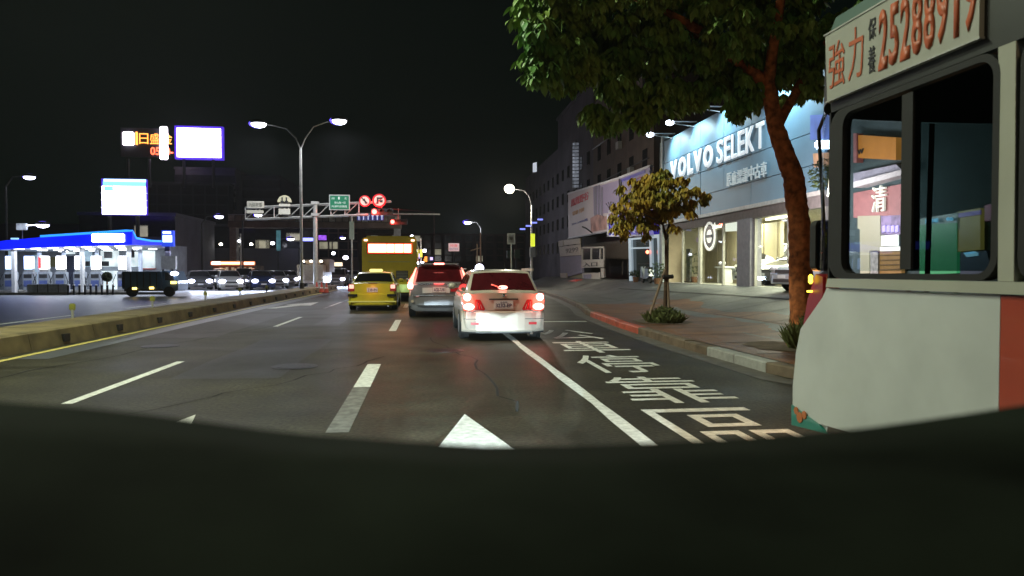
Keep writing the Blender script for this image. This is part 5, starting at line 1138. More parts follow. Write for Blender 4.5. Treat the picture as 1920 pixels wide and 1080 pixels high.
# white framed glass shop
XW = 12.1; ws = root('glass_shopfront', (XW, Yx(1200, XW), .8), 'dark glass shopfront with a white frame and a small red light', 'shopfront')
wfr = EM('frame_bluewhite', (.6, .75, .85), .35)
for pts in ([(1178, 447), (1222, 443), (1222, 447), (1178, 450)], [(1178, 448), (1183, 448), (1185, 538), (1180, 538)], [(1217, 444), (1221, 444), (1223, 524), (1219, 524)], [(1183, 464), (1218, 463), (1218, 466), (1183, 467)], [(1217, 441), (1236, 439), (1236, 446), (1217, 447)], [(1232, 446), (1236, 446), (1238, 520), (1234, 520)]):
    polyX(pts, XW-.05, .12, 'frame', wfr, ws)
polyX([(1184, 450), (1217, 448), (1219, 526), (1186, 530)], XW+.1, .04, 'glass_pane', M('shop_dark_glass', (.03, .045, .045), .12), ws); polyX([(1221, 448), (1233, 447), (1235, 520), (1223, 522)], XW+.1, .04, 'glass_pane', M('shop_dark_glass'), ws)
c = atX(1214, 472.5, XW-.15); MB().ellipsoid(c, (.09, .10, .10)).build('red_light', EM('small_red', (1, .15, .08), 8), ws, smooth=True)
# planters and scooters heap
def ground_at(px, py):   # point of the forecourt surface seen at a pixel
    d = ray(px, py); lo, hi = 2, 80
    for _ in range(60):
        m_ = (lo+hi)/2; p = Vector((0, 0, CAMZ))+d*m_
        if p.z > pz(p.x, p.y): lo = m_
        else: hi = m_
    return Vector((0, 0, CAMZ))+d*lo
g = atX(1212, 534, 11.4); z0_ = pz(11.4, g.y)
t = root('scooter', (11.4, g.y, z0_), 'parked pale blue scooter in front of the dark glass shopfront', 'scooter')
x, y, z = 11.4, g.y, z0_
for s in (-.62, .62): MB().tube([(x-.05, y+s, z+.23), (x+.05, y+s, z+.23)], .23, 14).build('wheel', tyre_m, t)
MB().prism([(x-.12, y-.8, z+.35), (x-.12, y-.75, z+.7), (x-.12, y-.1, z+.78), (x-.12, y+.05, z+.35), (x-.12, y+.35, z+.3), (x-.12, y+.5, z+.85), (x-.12, y+.62, z+.85), (x-.12, y+.68, z+.28), (x-.12, y+.1, z+.22), (x-.12, y-.4, z+.25)], (.24, 0, 0)).build('body', paintm('scooter_blue', (.35, .42, .48)), t)
B((x-.13, y-.75, z+.72), (x+.13, y-.05, z+.82), 'seat', black, t, bevel=.03); MB().tube([(x-.3, y+.45, z+1.0), (x+.3, y+.45, z+1.0)], .025).build('handlebar', dark_m, t); MB().tube([(x, y+.45, z+.98), (x, y+.62, z+.3)], .03).build('fork', dark_m, t)
def plant_pot(px, py, X, label, h=.5, w=.35, seed=3, cat='plant', mat=None, zf=None):
    g = atX(px, py, X); z = zf if zf is not None else pz(X, g.y); t = root('potted_plant', (X, g.y, z), label, cat)
    MB().tube([(X, g.y, z), (X, g.y, z+.28)], [.13, .18], 12).build('pot', M('terracotta', (.3, .15, .08), .8), t)
    leafball((X, g.y, z+.28+h*.55), (w, w, h*.55), 130, .09, 'foliage', mat or M('leaf_pot', (.05, .08, .03), .7, var=.4), t, 'stuff', seed); return t
plant_pot(1232, 530, 11.3, 'potted plant beside the parked scooter near the showroom corner', .7, .45, 5); plant_pot(1192, 533, 11.5, 'low potted plant left of the parked scooter', .35, .35, 6)

# ------------------------------------------------------------ used car showroom
XV = 12.0
yA, yB_ = Yx(1243, XV), Yx(1545, XV)     # far and near ends of the facade
zb_, zt_ = 3.85, 7.95
sr = root('car_showroom', (XV+3, (yA+yB_)/2, .8), 'car showroom with a floodlit blue grey fascia and big white lettering', 'building')
clad = M('blue_cladding', (.14, .255, .345), .5, var=.12, scale=.7, spec=.4)
ncol = 6; rows_ = ((zb_, 4.7), (4.7, 5.72), (5.72, 6.8), (6.8, zt_))
for ci in range(ncol):
    for za, zb2 in rows_:
        y_0 = lerp(yB_, yA, ci/ncol); y_1 = lerp(yB_, yA, (ci+1)/ncol); j_ = random.uniform(-.008, .008)
        B((XV+j_, y_0+.015, za+.015), (XV+.08, y_1-.015, zb2-.015), 'cladding_panel', clad, sr)
B((XV+.07, yB_, zb_), (XV+.3, yA, zt_), 'fascia_back', dark_m, sr)
B((XV-.06, yA, .7), (XV+.25, yA+.22, zt_+.3), 'corner_trim', M('trim_pale', (.45, .52, .52), .5), sr); B((XV-.02, yA+.22, .7), (XV+6, yA+.5, zt_), 'end_wall', M('showroom_side', (.2, .27, .28), .7), sr)
B((XV-.12, yB_, zb_-.14), (XV+.3, yA, zb_), 'fascia_ledge', M('ledge', (.5, .5, .48), .5), sr)
B((XV+.0, yB_, 3.35), (XV+.3, yA, zb_-.14), 'soffit_band', M('soffit_band', (.24, .22, .22), .7), sr)
lets = EM('letter_white', (.85, .95, 1), .75)
def letters(s_, yl, yr, z0, z1, mat, off, name='letter', ext=.05, gap=.17):
    rel = [{'V': 1.12, 'O': 1.2, 'L': .74, 'E': .85, 'S': .95, 'K': 1.05, 'T': .95}.get(ch, 1) for ch in s_]; tot_ = sum(rel); pos = 0
    for k, ch in enumerate(s_):
        w = (yl-yr)*rel[k]/tot_; ww = w*(1-gap)
        me = text_me(ch, ww, z1-z0, ext, off); o = Vector((XV-.03, yl-pos, z0)); pos += w; o = o-wloc(sr); me.transform(Matrix.Translation(o) @ FR_X.to_4x4()); link(name, me, mat, sr)
yv0, yv1, ys0, ys1 = Yx(1258, XV), Yx(1341, XV), Yx(1345, XV), Yx(1437, XV)
letters('VOLVO', yv0, yv1, 5.80, 6.74, lets, .05); letters('SELEKT', ys0, ys1, 5.80, 6.74, lets, .012, gap=.22)
letters('原廠認證中古車', Yx(1364, XV), Yx(1440, XV), 4.75, 5.28, EM('small_letters', (.6, .72, .75), .35), .0, ext=.05, gap=.14)
# lamps on arms over the fascia
for k, (px, py) in enumerate(((1221, 268), (1258, 243), (1305, 215), (1352, 205), (1398, 197), (1411, 187))):
    if k == 3: continue
    h = atX(px, py, XV-1.1); z = zt_+.12
    t = root('fascia_floodlight', (XV-1.1, h.y, z), ['floodlight on an arm at the far left end of the showroom fascia', 'second floodlight from the left over the showroom fascia', 'third floodlight from the left over the showroom fascia', '', 'fourth floodlight seen just under the tree crown', 'fifth floodlight close beside the fourth under the tree crown'][k], 'floodlight', 'floodlights over the showroom sign')
    MB().tube([(XV-1.1, h.y, z), (XV+.1, h.y, z+.02)], .03).build('arm', white_m, t); MB().tube([(XV-.95, h.y-.02, z-.1), (XV+.1, h.y-.02, z-.22)], .018).build('brace', white_m, t)
    hd_ = MB().ellipsoid((XV-1.15, h.y, z-.02), (.16, .12, .09)).build('lamp_head', dark_m, t, smooth=True); MB().ellipsoid((XV-1.16, h.y, z-.06), (.19, .17, .12)).build('lens', EM('flood_lens', (.75, .85, 1), 10), hd_, smooth=True)
    light('SPOT', 'flood_beam', (XV-1.0, h.y-.4, z-.2), 380, (.66, .92, 1), t, .08, target=(XV, h.y-.6, 6.9), angle=125, blend=.7)
# glass front
glz0 = .84
bay = ((Yx(1278, XV), Yx(1384, XV)), (Yx(1413, XV), yB_-.0))
fr_ = M('front_frame', (.40, .38, .34), .5)
B((XV-.1, Yx(1411, XV), .7), (XV+.35, Yx(1386, XV), 3.36), 'pillar', M('pillar_violet', (.25, .24, .27), .6), sr)
for (yl, yr), cuts in zip(bay, ((.0, .33, .36, .75, 1.0), (0, .52, 1))):
    for c_ in cuts: y = lerp(yl, yr, c_); B((XV+.02, y-.04, glz0), (XV+.12, y+.04, 3.36), 'mullion', fr_, sr)
    B((XV+.05, yr, glz0), (XV+.06, yl, 3.36), 'glass_pane', clear, sr)
B((XV-.05, yB_, .72), (XV+.2, yA, .84), 'threshold', M('threshold', (.5, .5, .46), .6), sr)
# interior
warm = M('interior_cream', (.55, .50, .36), .7, var=.06); wood = M('pale_wood_panel', (.40, .34, .22), .6, var=.12, scale=1.5)
B((XV+.1, yB_-4, .78), (XV+9, yA, .835), 'showroom_floor', M('floor_tile', (.42, .40, .34), .3), sr); B((XV+8.9, yB_-4, .8), (XV+9.1, yA, 4.2), 'back_wall', warm, sr)
B((XV+.3, yA-.02, .8), (XV+9, yA+.1, 4.2), 'side_wall', warm, sr); B((XV+.3, yB_-4, 3.7), (XV+9, yA, 3.8), 'ceiling', warm, sr)
B((XV+.3, yB_-4, .8), (XV+9, yB_-3.9, 3.8), 'side_wall', warm, sr)
yp_ = Yx(1388, XV)-.2
B((XV+2.2, Yx(1342, XV)-1.2, .83), (XV+2.35, yA-.1, 3.4), 'partition', wood, sr)
for k in range(7): y = lerp(yA-.4, Yx(1342, XV)-1.0, k/6); B((XV+2.17, y-.015, .85), (XV+2.2, y+.015, 3.4), 'panel_joint', M('joint_wood', (.2, .16, .1), .7), sr)
for y_, p_ in (((bay[0][0]+bay[0][1])/2, 700), ((bay[1][0]+bay[1][1])/2, 800), (Yx(1395, XV), 500)): light('AREA', 'ceiling_light', (XV+1.8, y_, 3.62), p_, (1, .93, .66), sr, 2.5, target=(XV+1.8, y_, 0), sizey=1.6)
light('AREA', 'ceiling_light', (XV+6, (yA+yB_)/2, 3.62), 800, (1, .94, .68), sr, 4, target=(XV+6, (yA+yB_)/2, 0), sizey=6)
tube_m = EM('tube_light', (1, .95, .8), 5)
for px, py in ((1342, 415), (1372, 413), (1450, 412), (1470, 410)):
    c = atX(px, py, XV+2.6); B((c.x-.1, c.y-.5, 3.58), (c.x+.1, c.y+.5, 3.65), 'tube_light', tube_m, sr)
polyX([(1360, 410), (1385, 405), (1386, 433), (1360, 434)], XV+.35, .05, 'lit_poster', EM('lit_poster', (1, .97, .82), 1.3), sr)
# round emblem on the pane
c = atX(1329.5, 443, XV); r_ = .42
def disc(cy, cz, ro, ri, X, name, mat, par, n=28, th=.03):
    m = MB(); vs = []
    for X_ in (X, X+th):
        for rr in (ro, ri):
            for k in range(n): vs.append((X_, cy+rr*math.cos(2*PI*k/n), cz+rr*math.sin(2*PI*k/n)))
    fs = []
    for k in range(n):
        q = (k+1) % n; fs += [(k, q, n+q, n+k), (2*n+k, 3*n+k, 3*n+q, 2*n+q), (k, 2*n+k, 2*n+q, q), (n+k, n+q, 3*n+q, 3*n+k)]
    return m.add(vs, fs).build(name, mat, par)
ew = EM('emblem_white', (.95, .95, .85), .9)
disc(c.y, c.z, .62, .50, XV+.0, 'emblem_ring', ew, sr); disc(c.y, c.z, .46, .30, XV+.0, 'emblem_grey_ring', M('emblem_grey', (.25, .25, .23), .4), sr); MB().prism([(XV-.0, c.y+.28*math.cos(k*PI/12), c.z+.28*math.sin(k*PI/12)) for k in range(24)], (.03, 0, 0)).build('emblem_disc', ew, sr)
MB().prism([(XV-.02, c.y-.34, c.z+.30), (XV-.02, c.y-.62, c.z+.55), (XV-.02, c.y-.66, c.z+.42), (XV-.02, c.y-.50, c.z+.26)], (.03, 0, 0)).build('emblem_arrow', ew, sr); B((XV-.03, c.y-.3, c.z-.06), (XV-.0, c.y+.3, c.z+.06), 'emblem_bar', M('emblem_grey'), sr)
plant_pot(1302, 535, XV+1.2, 'leafy potted plant inside the left showroom window', 1.1, .45, 9, zf=.84, mat=M('leaf_indoor', (.10, .12, .06), .7, var=.4)); 
g = atX(1290, 533, XV+1.0); t = root('standing_sign', (XV+1, g.y, .84), 'tall dark standing display board behind the left showroom pane', 'display board'); B((XV+1, g.y-.25, .84), (XV+1.1, g.y+.25, 2.5), 'board', M('display_board', (.2, .2, .18), .5), t); B((XV+.9, g.y-.3, .84), (XV+1.2, g.y+.3, .9), 'foot', dark_m, t)
g = atX(1352, 530, XV+1.4); t = root('reception_desk', (XV+1.4, g.y, .84), 'small pale desk with vases behind the emblem pane', 'desk'); B((XV+1.3, g.y-.4, 1.55), (XV+1.9, g.y+.5, 1.62), 'desk_top', white_m, t); 
for s in (-.3, .4): B((XV+1.4, g.y+s-.04, .84), (XV+1.8, g.y+s+.04, 1.55), 'leg', white_m, t)
for s in (-.15, .2): MB().ellipsoid((XV+1.45, g.y+s, 1.75), (.09, .12, .10)).build('vase', M('vase', (.6, .58, .7), .3), root('vase', (XV+1.45, g.y+s, 1.62), 'pale vase on the %s of the small desk in the showroom' % ('near end' if s < 0 else 'far end'), 'vase'), smooth=True)
# cars in and in front of the showroom
show_hl = M('headlight_off', (.5, .52, .55), .1, var=.05)
def placecar(c, px, py, X, rz, z=.84): g = atX(px, py, X); c.location = (X, g.y, z); c.rotation_euler = (0, 0, rz); return c
c1 = car('showroom_car', 'white SUV facing the street behind the pane left of the pillar', 'car', paintm('show_white', (.6, .6, .56)), 4.3, 1.75, 1.75, 'suv', rear=False, front=show_hl); placecar(c1, 1400, 530, XV+3.5, PI/2+.25)
c2 = car('showroom_car', 'dark car with an alloy wheel just right of the showroom pillar', 'car', paintm('show_dark', (.05, .05, .055)), 4.4, 1.75, 1.45, 'sedan', rear=False, front=show_hl); placecar(c2, 1440, 530, XV+2.9, PI/2+.35)
c3 = car('showroom_car', 'white wagon standing right of the dark car inside the showroom', 'car', paintm('show_white'), 4.5, 1.75, 1.5, 'wagon', rear=False, front=show_hl); placecar(c3, 1432, 515, XV+5.9, PI/2+.9)
c4 = car('parked_car', 'silver blue sedan parked outside next to the large trunk', 'car', paintm('show_silver', (.38, .42, .47)), 4.4, 1.75, 1.45, 'sedan', rear=False, front=show_hl); placecar(c4, 1500, 540, XV-1.2, PI/2+.1, .8); c1.location.x, c1.location.y = XV+3.1, 28.2; c2.location.x, c2.location.y = XV+2.9, 25.6; c2.rotation_euler.z = PI/2+.12; c3.location.x, c3.location.y = XV+2.95, 23.55; c3.rotation_euler.z = PI/2+.1; c4.location.x = XV+.9; c4.location.y = Yx(1530, XV)-.2

# ------------------------------------------------------------ shops seen through the bus
XN = 12.0
nb = root('corner_shop', (XN+3, Yx(1640, XN), .6), 'maroon fronted shop with a big white character seen through the bus window', 'building')
yn0, yn1 = Yx(1550, XN), Yx(1700, XN)
B((XN+.1, yn1-8, .3), (XN+6, yn0-.2, 8.5), 'wall', M('shop_wall_blue', (.035, .06, .065), .8, var=.2), nb)
mar = M('maroon_panel', (.30, .12, .12), .6, var=.15)
polyX([(1600, 362), (1690, 345), (1700, 412), (1600, 408)], XN, .1, 'maroon_fascia', mar, nb)
polyX([(1600, 341), (1690, 318), (1690, 328), (1600, 352)], XN-.3, .4, 'pale_eave', M('eave_pale', (.5, .47, .48), .6), nb); polyX([(1600, 325), (1680, 308), (1690, 318), (1600, 341)], XN-.1, .2, 'grey_band', M('band_grey', (.25, .24, .30), .7), nb)
polyX([(1606, 253), (1680, 258), (1680, 300), (1606, 296)], XN-.1, .2, 'orange_banner', EM('orange_banner', (.55, .22, .04), .55, var=.2), nb)
tX('W', (1609, 290), (1620, 278), XN-.12, M('booth_ink'), nb); polyX([(1600, 250), (1606, 250), (1606, 305), (1600, 305)], XN-.15, .2, 'red_edge', mar, nb)
tX('清', (1637, 399), (1664, 346), XN-.03, EM('char_white', (1, .92, .78), 1.1), nb, .03, .06)
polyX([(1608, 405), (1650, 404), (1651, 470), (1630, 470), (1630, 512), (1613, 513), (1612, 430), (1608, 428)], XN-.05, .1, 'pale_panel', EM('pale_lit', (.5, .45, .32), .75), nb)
polyX([(1651, 405), (1690, 403), (1690, 440), (1651, 440)], XN-.03, .1, 'violet_panel', M('violet_panel', (.22, .16, .3), .6, var=.5, scale=4), nb)
for k in range(4): polyX([(1654+8*k, 424), (1660+8*k, 422), (1660+8*k, 434), (1654+8*k, 436)], XN-.06, .03, 'lit_item', EM('violet_item', (.55, .42, 1), 1.2), nb)
polyX([(1652, 442), (1682, 440), (1682, 461), (1652, 461)], XN-.05, .05, 'lit_shelf', EM('shelf_lit', (1, .95, .85), 2.2), nb); polyX([(1650, 463), (1690, 462), (1690, 470), (1650, 471)], XN-.1, .1, 'counter_top', EM('counter_lit', (1, .95, .85), 1.6), nb)
polyX([(1632, 472), (1646, 472), (1646, 515), (1632, 515)], XN-.1, .1, 'tile_pillar', M('tile_stone', (.28, .27, .26), .8, var=.5, scale=9), nb)
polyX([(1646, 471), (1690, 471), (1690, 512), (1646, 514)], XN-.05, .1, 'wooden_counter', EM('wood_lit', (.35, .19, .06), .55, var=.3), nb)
for k in range(4): polyX([(1648, 478+9*k), (1688, 477+9*k), (1688, 478.5+9*k), (1648, 479.5+9*k)], XN-.08, .03, 'counter_slat', M('slat_dark', (.12, .07, .03), .7), nb)
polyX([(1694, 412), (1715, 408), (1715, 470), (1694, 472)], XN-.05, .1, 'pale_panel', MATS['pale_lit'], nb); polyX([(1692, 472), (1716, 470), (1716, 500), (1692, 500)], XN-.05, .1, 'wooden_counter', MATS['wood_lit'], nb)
light('AREA', 'shop_light', (XN-2.2, (yn0+yn1)/2, 3.0), 300, (1, .85, .85), nb, 3, target=(XN, (yn0+yn1)/2, 3.2), sizey=1)
polyX([(1626, 202), (1664, 181), (1664, 226), (1634, 214)], XN-.1, .1, 'lit_corner_panel', EM('lit_corner', (.35, .45, .8), .7, var=.5), nb)
gs = root('green_hoarding', (XN, Yx(1760, XN), .5), 'green hoarding panel with pale blue lettering seen through the tinted bus pane', 'hoarding')
polyX([(1725, 410), (1800, 398), (1800, 430), (1725, 436)], XN-.1, .1, 'pale_header', EM('header_pale', (.4, .42, .42), .55), gs)
polyX([(1724, 422), (1794, 418), (1794, 512), (1724, 516)], XN-.12, .1, 'green_panel', EM('hoarding_green', (.05, .30, .12), 1.0, var=.12), gs)
tX('洗車場', (1736, 419), (1760, 409), XN-.15, EM('pale_blue_char', (.3, .7, 1), 1.6), gs); tX('中心', (1776, 415), (1788, 406), XN-.15, MATS['pale_blue_char'], gs)
polyX([(1795, 397), (1838, 390), (1838, 468), (1795, 472)], XN-.1, .1, 'orange_panel', EM('hoarding_orange', (.42, .26, .06), .9, var=.25, scale=.8), gs); polyX([(1797, 400), (1838, 394), (1838, 402), (1797, 408)], XN-.13, .03, 'violet_strip', EM('violet_strip', (.3, .15, .6), .7), gs)
polyX([(1846, 385), (1874, 380), (1876, 410), (1846, 415)], XN-.1, .1, 'red_violet_panel', EM('rvp', (.7, .12, .25), .6, var=.7, scale=1.2), gs)
polyX([(1800, 474), (1850, 470), (1860, 512), (1800, 516)], XN-.1, .1, 'dark_base', M('blue_base', (.03, .06, .12), .5), gs)
polyX([(1806, 474), (1826, 471), (1834, 479), (1812, 482)], XN-.13, .03, 'painted_highlight', EM('blue_highlight', (.5, .8, 1), 1.0), gs); polyX([(1826, 489), (1842, 487), (1842, 491), (1828, 493)], XN-.13, .03, 'painted_highlight', EM('blue_highlight'), gs) if False else polyX([(1806, 474), (1826, 471), (1834, 475), (1812, 478)], XN-.13, .03, 'painted_highlight', EM('blue_highlight', (.5, .8, 1), 1.0), gs)  # blue highlights of a dark car, drawn as glowing strips
c5 = None and car('parked_car', 'dark car with lit blue reflections seen low through the tinted bus pane', 'car', paintm('dark_teal', (.03, .05, .07)), 4.2, 1.7, 1.4, 'sedan', rear=False, front=show_hl)
# flank structure between facade and shop (blue lit glazing left of the bus pillar)
fl = root('stair_tower', (XV+.5, yB_-.8, .8), 'narrow blue lit glazed stair bay seen between the large trunk and the bus', 'building')
polyX([(1519, 216), (1556, 214), (1556, 260), (1519, 262)], XV-.1, .1, 'lit_glazing', EM('blue_glazing', (.12, .2, .55), .55, var=.5, scale=1.5), fl)
polyX([(1526, 264), (1560, 262), (1560, 279), (1526, 279)], XV-.2, .1, 'tube_light', EM('blue_white_tube', (.75, .85, 1), 8), fl, bevel=.05)
polyX([(1524, 288), (1550, 286), (1552, 312), (1526, 314)], XV-.1, .1, 'warm_panel', EM('warm_panel', (.5, .28, .16), .6, var=.6, scale=2), fl)
B((XV+.15, yB_-1.5, .5), (XV+.6, yB_-.05, 8), 'wall', M('stair_wall', (.08, .11, .14), .8, var=.3), fl)
leafball(tuple(atX(1540, 325, XV-1)), (.3, .5, .45), 200, .09, 'planting', M('leaf_pot'), root('hanging_plant', tuple(atX(1540, 335, XV-1)), 'hanging plant by the stair bay lit from above', 'plant'), 'stuff', 8)

# ------------------------------------------------------------ trees
leafg = M('leaf_green', (.085, .15, .035), .5, var=.5, scale=1.3); leafo = M('leaf_ochre', (.30, .17, .028), .55, var=.5, scale=2.2)
for m_, c0_, c1_ in ((leafg, (.06, .21, .04, 1), (.26, .37, .08, 1)), (leafo, (.22, .24, .03, 1), (.62, .36, .045, 1))):
    nt = m_.node_tree; cr = [n for n in nt.nodes if n.type == 'VALTORGB'][0]; cr.color_ramp.elements[0].color = c0_; cr.color_ramp.elements[1].color = c1_
    nz = [n for n in nt.nodes if n.type == 'TEX_NOISE'][0]; ge = nt.nodes.new('ShaderNodeNewGeometry'); nt.links.new(ge.outputs['Position'], nz.inputs['Vector'])
def leaf_mesh(ln, wd, name):
    vs = []; fs = []
    prof2 = ((0, .06), (.2, .62), (.45, 1), (.7, .8), (.9, .32), (1, .02))
    for t_, w_ in prof2:
        z = -.22*t_*t_*ln
        vs += [(-w_*wd/2, t_*ln, z+.10*w_*wd), (0, t_*ln, z), (w_*wd/2, t_*ln, z+.10*w_*wd)]
    for k in range(len(prof2)-1):
        a = 3*k; fs += [(a, a+1, a+4, a+3), (a+1, a+2, a+5, a+4)]
    me = bpy.data.meshes.new(name); me.from_pydata(vs, [], fs); me.update(); return me
def leaf_mats(centres, R, per, ln, droop=(.5, 1.3), spread=.3):
    """leaves in whorls round a twig tip: matrices in world space"""
    out = []
    for c_, rad in centres:
        for _ in range(int(per*rad[0]*rad[1]*8)):
            while True:
                p = Vector((R.uniform(-1, 1), R.uniform(-1, 1), R.uniform(-1, 1)))
                if p.length < 1: break
            tip = Vector(c_)+Vector((p.x*rad[0], p.y*rad[1], p.z*rad[2])); n_ = R.randint(5, 8); a0 = R.uniform(0, 6.28)
            for k in range(n_):
                az = a0+2*PI*k/n_+R.uniform(-.25, .25); dr = R.uniform(*droop); s = R.uniform(.7, 1.25)
                rot_ = Matrix.Rotation(az, 4, 'Z') @ Matrix.Rotation(-dr, 4, 'X') @ Matrix.Rotation(R.uniform(-.4, .4), 4, 'Y')
                out.append(Matrix.Translation(tip) @ rot_ @ Matrix.Scale(s, 4))
    return out
def put_leaves(mats_, proto, mat, par, nsingle, key):
    mats_.sort(key=key); L0 = wloc(par); proto.materials.append(mat)
    for mt in mats_[:nsingle]:
        o = bpy.data.objects.new('leaf', proto); COL.objects.link(o); o.parent = par; o.matrix_local = Matrix.Translation(-L0) @ mt
    vs = []; fs = []; pv_ = [v.co.copy() for v in proto.vertices]; pf = [tuple(p.vertices) for p in proto.polygons]
    for mt in mats_[nsingle:]:
        k = len(vs); vs += [tuple(mt @ v-L0) for v in pv_]; fs += [tuple(i+k for i in f) for f in pf]
    me = bpy.data.meshes.new('foliage'); me.from_pydata(vs, [], fs); me.update(); me.polygons.foreach_set('use_smooth', [True]*len(me.polygons))
    o = link('foliage', me, mat, par); o['kind'] = 'stuff'; return o
R = random.Random(11)
# large tree: leaning trunk
base = Vector((5.95, 11.0, .12)); p1_ = atY(1500, 430, 11.1); p2_ = atY(1487, 330, 11.2); p3_ = atY(1455, 240, 11.2); p4_ = atY(1440, 160, 11.2); base = Vector((atY(1506, 600, 11.0).x, 11.0, .12))
leafg.node_tree.nodes['Principled BSDF'].inputs['Transmission Weight'].default_value = 0
bt_ = root('large_street_tree', tuple(base), 'large leaning street tree with bark coloured by warm light whose crown hangs over the road', 'tree')
def roughtube(pts, rr, n_=14, seg=5, seed=2, amp=.12):
    Rr = random.Random(seed); P_ = []; Q_ = []
    for k in range(len(pts)-1):
        for s in range(seg): P_.append(Vector(pts[k]).lerp(Vector(pts[k+1]), s/seg)); Q_.append(lerp(rr[k], rr[k+1], s/seg))
    P_.append(Vector(pts[-1])); Q_.append(rr[-1]); m = MB().tube(P_, Q_, n_)
    for k, v in enumerate(m.v): c_ = P_[k//n_]; v += (v-c_)*Rr.uniform(-amp, amp)
    return m
roughtube([base, base+Vector((-.02, 0, .5)), p1_, p2_, p3_, p4_], [.27, .19, .175, .165, .135, .11], 22, 14, 2, .09).build('trunk', bark, bt_, smooth=True)
roughtube([p4_, p4_+Vector((-1.2, -.3, .7)), p4_+Vector((-2.9, -.8, 1.2)), p4_+Vector((-4.0, -1.2, 1.0))], [.11, .08, .05, .02], 8).build('branch', bark, bt_, smooth=True)
roughtube([p4_, p4_+Vector((-.4, -1.2, 1.1)), p4_+Vector((-1.2, -2.6, 1.9))], [.10, .06, .03], 8).build('branch', bark, bt_, smooth=True)
roughtube([p3_, p3_+Vector((.8, .6, 1.0)), p3_+Vector((1.6, .6, 2.2))], [.09, .07, .03], 8).build('branch', bark, bt_, smooth=True)
roughtube([p4_+Vector((-1.2, -.3, .7)), p4_+Vector((-1.6, 1.2, 1.1)), p4_+Vector((-2.6, 2.0, .9))], [.06, .045, .02], 8).build('branch', bark, bt_, smooth=True)
cl = []
spots = [(1030, 25, 10.5, .42), (1030, 90, 10.2, .35), (1012, 128, 10.0, .18), (1062, 140, 10.2, .16), (1075, 60, 11, .5), (1090, 110, 10.5, .36), (1120, 40, 11, .6), (1130, 110, 10.8, .5), (1165, 130, 11, .42), (1000, 55, 10, .2), (1108, 200, 10, .10), (1118, 222, 10, .06), (1140, 226, 10, .08), (1195, 205, 10.4, .16), (1222, 210, 10.4, .12), (1160, 165, 10.5, .25), (1215, 165, 10.6, .36), (1250, 175, 10.8, .3), (1280, 178, 11, .25),
         (1190, 50, 11, .8), (1230, 110, 11.2, .7), (1270, 30, 11, .8), (1300, 120, 11.3, .7), (1330, 150, 11.2, .40), (1365, 190, 11.5, .28), (1350, 60, 10.8, .8), (1400, 130, 11.5, .6), (1420, 30, 10.8, .8), (1450, 110, 11.6, .6), (1490, 60, 11.2, .7), (1490, 150, 12, .5), (1520, 120, 11.6, .5), (1400, 180, 12, .3), (1060, -30, 10.5, .7), (1180, -50, 10.5, .9), (1320, -60, 10.5, 1.0), (1460, -60, 10.5, 1.0), (1560, 20, 12, .8), (1580, -80, 11, 1.0)]
for px, py, Y, r_ in spots: cl.append((atY(px, py, Y), (r_, r_*1.25, r_*.8)))
cl2 = []
for c_, r_ in cl:
    for _ in range(max(2, int(9*r_[0]/.5))):
        while True:
            p = Vector((R.uniform(-1, 1), R.uniform(-1, 1), R.uniform(-1, 1)))
            if p.length < 1: break
        q = R.uniform(.13, .26); cl2.append((Vector(c_)+Vector((p.x*r_[0], p.y*r_[1], p.z*r_[2])), (q, q, q*.8)))
mats_ = leaf_mats(cl2, R, 42, .17)
put_leaves(mats_, leaf_mesh(.19, .082, 'leaf'), leafg, bt_, 300, lambda m_: (m_.translation.z*1.0+max(0, m_.translation.x-2.2)*.8))
# weeds round the trunks
def tuft(name, cx, cy, rad, n_, h, label, seed):
    Rr = random.Random(seed); t = root(name, (cx, cy, .15), label, 'weeds'); m = MB()
    for _ in range(n_):
        a_ = Rr.uniform(0, 6.28); q = rad*math.sqrt(Rr.random()); x = cx+q*math.cos(a_); y = cy+q*math.sin(a_)*1.2; hh = h*Rr.uniform(.35, 1)*(1.15-.5*q/rad); l = Rr.uniform(-.18, .18); l2 = Rr.uniform(-.18, .18); d_ = Rr.uniform(0, 3.14); w = .016
        dx, dy = w*math.cos(d_), w*math.sin(d_)
        m.add([(x-dx, y-dy, .15), (x+dx, y+dy, .15), (x+l*.5+dx*1.6, y+l2*.5+dy*1.6, .15+hh*.6), (x+l, y+l2, .15+hh), (x+l*.5-dx*1.6, y+l2*.5-dy*1.6, .15+hh*.6)], [(0, 1, 2, 3, 4)])
    m.build('blades', M('weed_green', (.10, .12, .035), .8, var=.45, scale=5), t, kind='stuff')
    leafball((cx, cy, .15+h*.45), (rad*.8, rad, h*.5), int(n_*.8), .045, 'small_leaves', M('weed_green'), t, 'stuff', seed+1)
    return t
g1 = ground_at(1245, 605); g2 = Vector((base.x-.05, base.y-.45, 0))
tuft('weeds', g1.x, g1.y, .42, 900, .42, 'tuft of weeds around the foot of the small staked tree', 4)
tuft('weeds', g2.x, g2.y, .38, 900, .62, 'taller weeds around the foot of the large leaning tree', 6)
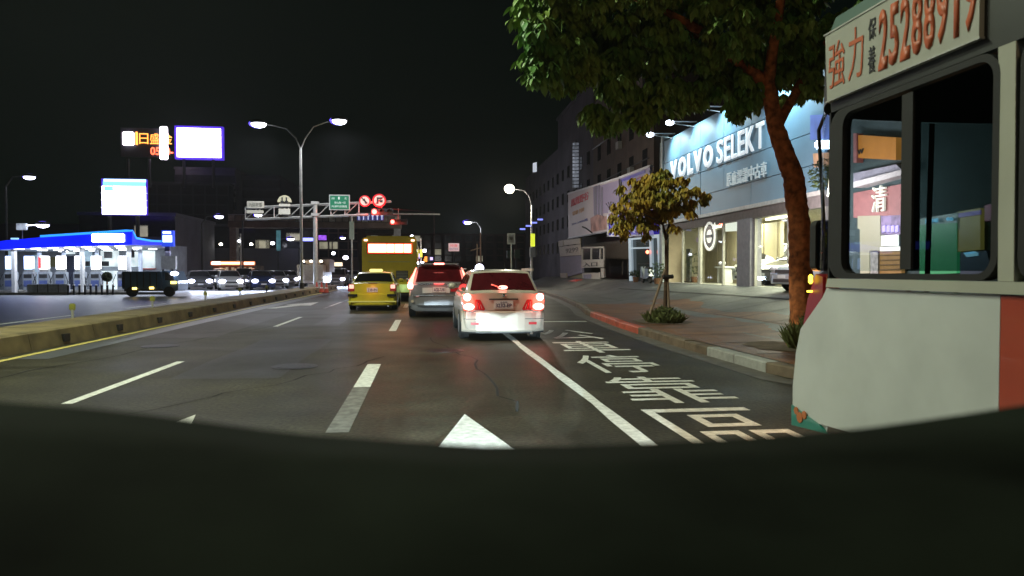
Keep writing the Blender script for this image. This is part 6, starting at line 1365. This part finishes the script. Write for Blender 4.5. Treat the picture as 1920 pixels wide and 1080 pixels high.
# small staked tree
sb = Vector((g1.x, g1.y, .15)); Ysm = sb.y
stt = root('small_street_tree', tuple(sb), 'small staked tree with ochre drooping leaves in front of the billboards', 'tree')
q1, q2, q3, q4 = atY(1250, 500, Ysm), atY(1249, 450, Ysm), atY(1243, 420, Ysm), atY(1258, 405, Ysm)
roughtube([sb, q1, q2], [.055, .045, .04], 8).build('trunk', M('dark_bark', (.09, .055, .035), .9, var=.4, scale=15, bump=.6), stt, smooth=True)
for e_ in (atY(1232, 395, Ysm), atY(1205, 400, Ysm-.4), atY(1285, 370, Ysm+.2), atY(1240, 345, Ysm+.3), atY(1268, 410, Ysm-.3)): roughtube([q2, q3 if e_.x < q2.x else q4, e_], [.035, .025, .012], 6).build('branch', MATS['dark_bark'], stt, smooth=True)
cs = [(1235, 335, .22), (1215, 330, .15), (1255, 340, .2), (1200, 360, .26), (1180, 370, .2), (1240, 370, .35), (1275, 360, .25), (1300, 352, .15), (1315, 362, .12), (1218, 395, .3), (1190, 410, .22), (1175, 428, .15), (1250, 400, .25), (1280, 385, .2), (1205, 425, .15), (1165, 415, .16), (1262, 425, .12), (1155, 425, .15), (1190, 385, .25), (1215, 370, .3), (1180, 400, .2), (1222, 415, .2), (1320, 372, .12), (1295, 395, .15), (1245, 322, .18), (1150, 405, .14), (1160, 385, .16), (1165, 350, .12), (1190, 340, .16), (1280, 335, .16), (1300, 378, .14), (1327, 364, .10), (1215, 345, .25), (1170, 440, .10), (1210, 440, .12), (1255, 385, .3)]
cl = [(atY(px, py, Ysm+R.uniform(-.4, .4)), (r_, r_, r_*.7)) for px, py, r_ in cs]
m2 = leaf_mats(cl, R, 80, .15, (.6, 1.45)); R.shuffle(m2)
put_leaves(m2, leaf_mesh(.155, .06, 'leaf_small'), leafo, stt, 300, lambda m_: (m_.translation.y+abs(m_.translation.x-sb.x)*-.7))
sk = root('tree_stake', (sb.x-.25, sb.y, .15), 'three wooden stakes propping the small street tree', 'stake')
for dx, dy in ((-.42, .0), (.12, -.05), (.25, .3)): MB().tube([(sb.x+dx, sb.y+dy, .15), (q1.x+dx*.08, q1.y+dy*.1, 1.45)], .032, 7).build('stake', MATS['wood_pole'], sk)
MB().tube([(q1.x-.12, q1.y-.06, 1.25), (q1.x+.14, q1.y-.06, 1.27)], .05, 8).build('tie', dark_m, sk)

# ------------------------------------------------------------ night haze
hz = B((-62, -42, -1.2), (64, 215, 40), 'haze', None, kind='stuff')
hm = bpy.data.materials.new('haze'); hm.use_nodes = True; nt = hm.node_tree; nt.nodes.remove(nt.nodes['Principled BSDF'])
pvn = nt.nodes.new('ShaderNodeVolumePrincipled'); pvn.inputs['Color'].default_value = (.9, .92, .95, 1); pvn.inputs['Density'].default_value = .00035; pvn.inputs['Anisotropy'].default_value = .35
nt.links.new(pvn.outputs[0], nt.nodes['Material Output'].inputs['Volume']); hz.data.materials.append(hm)
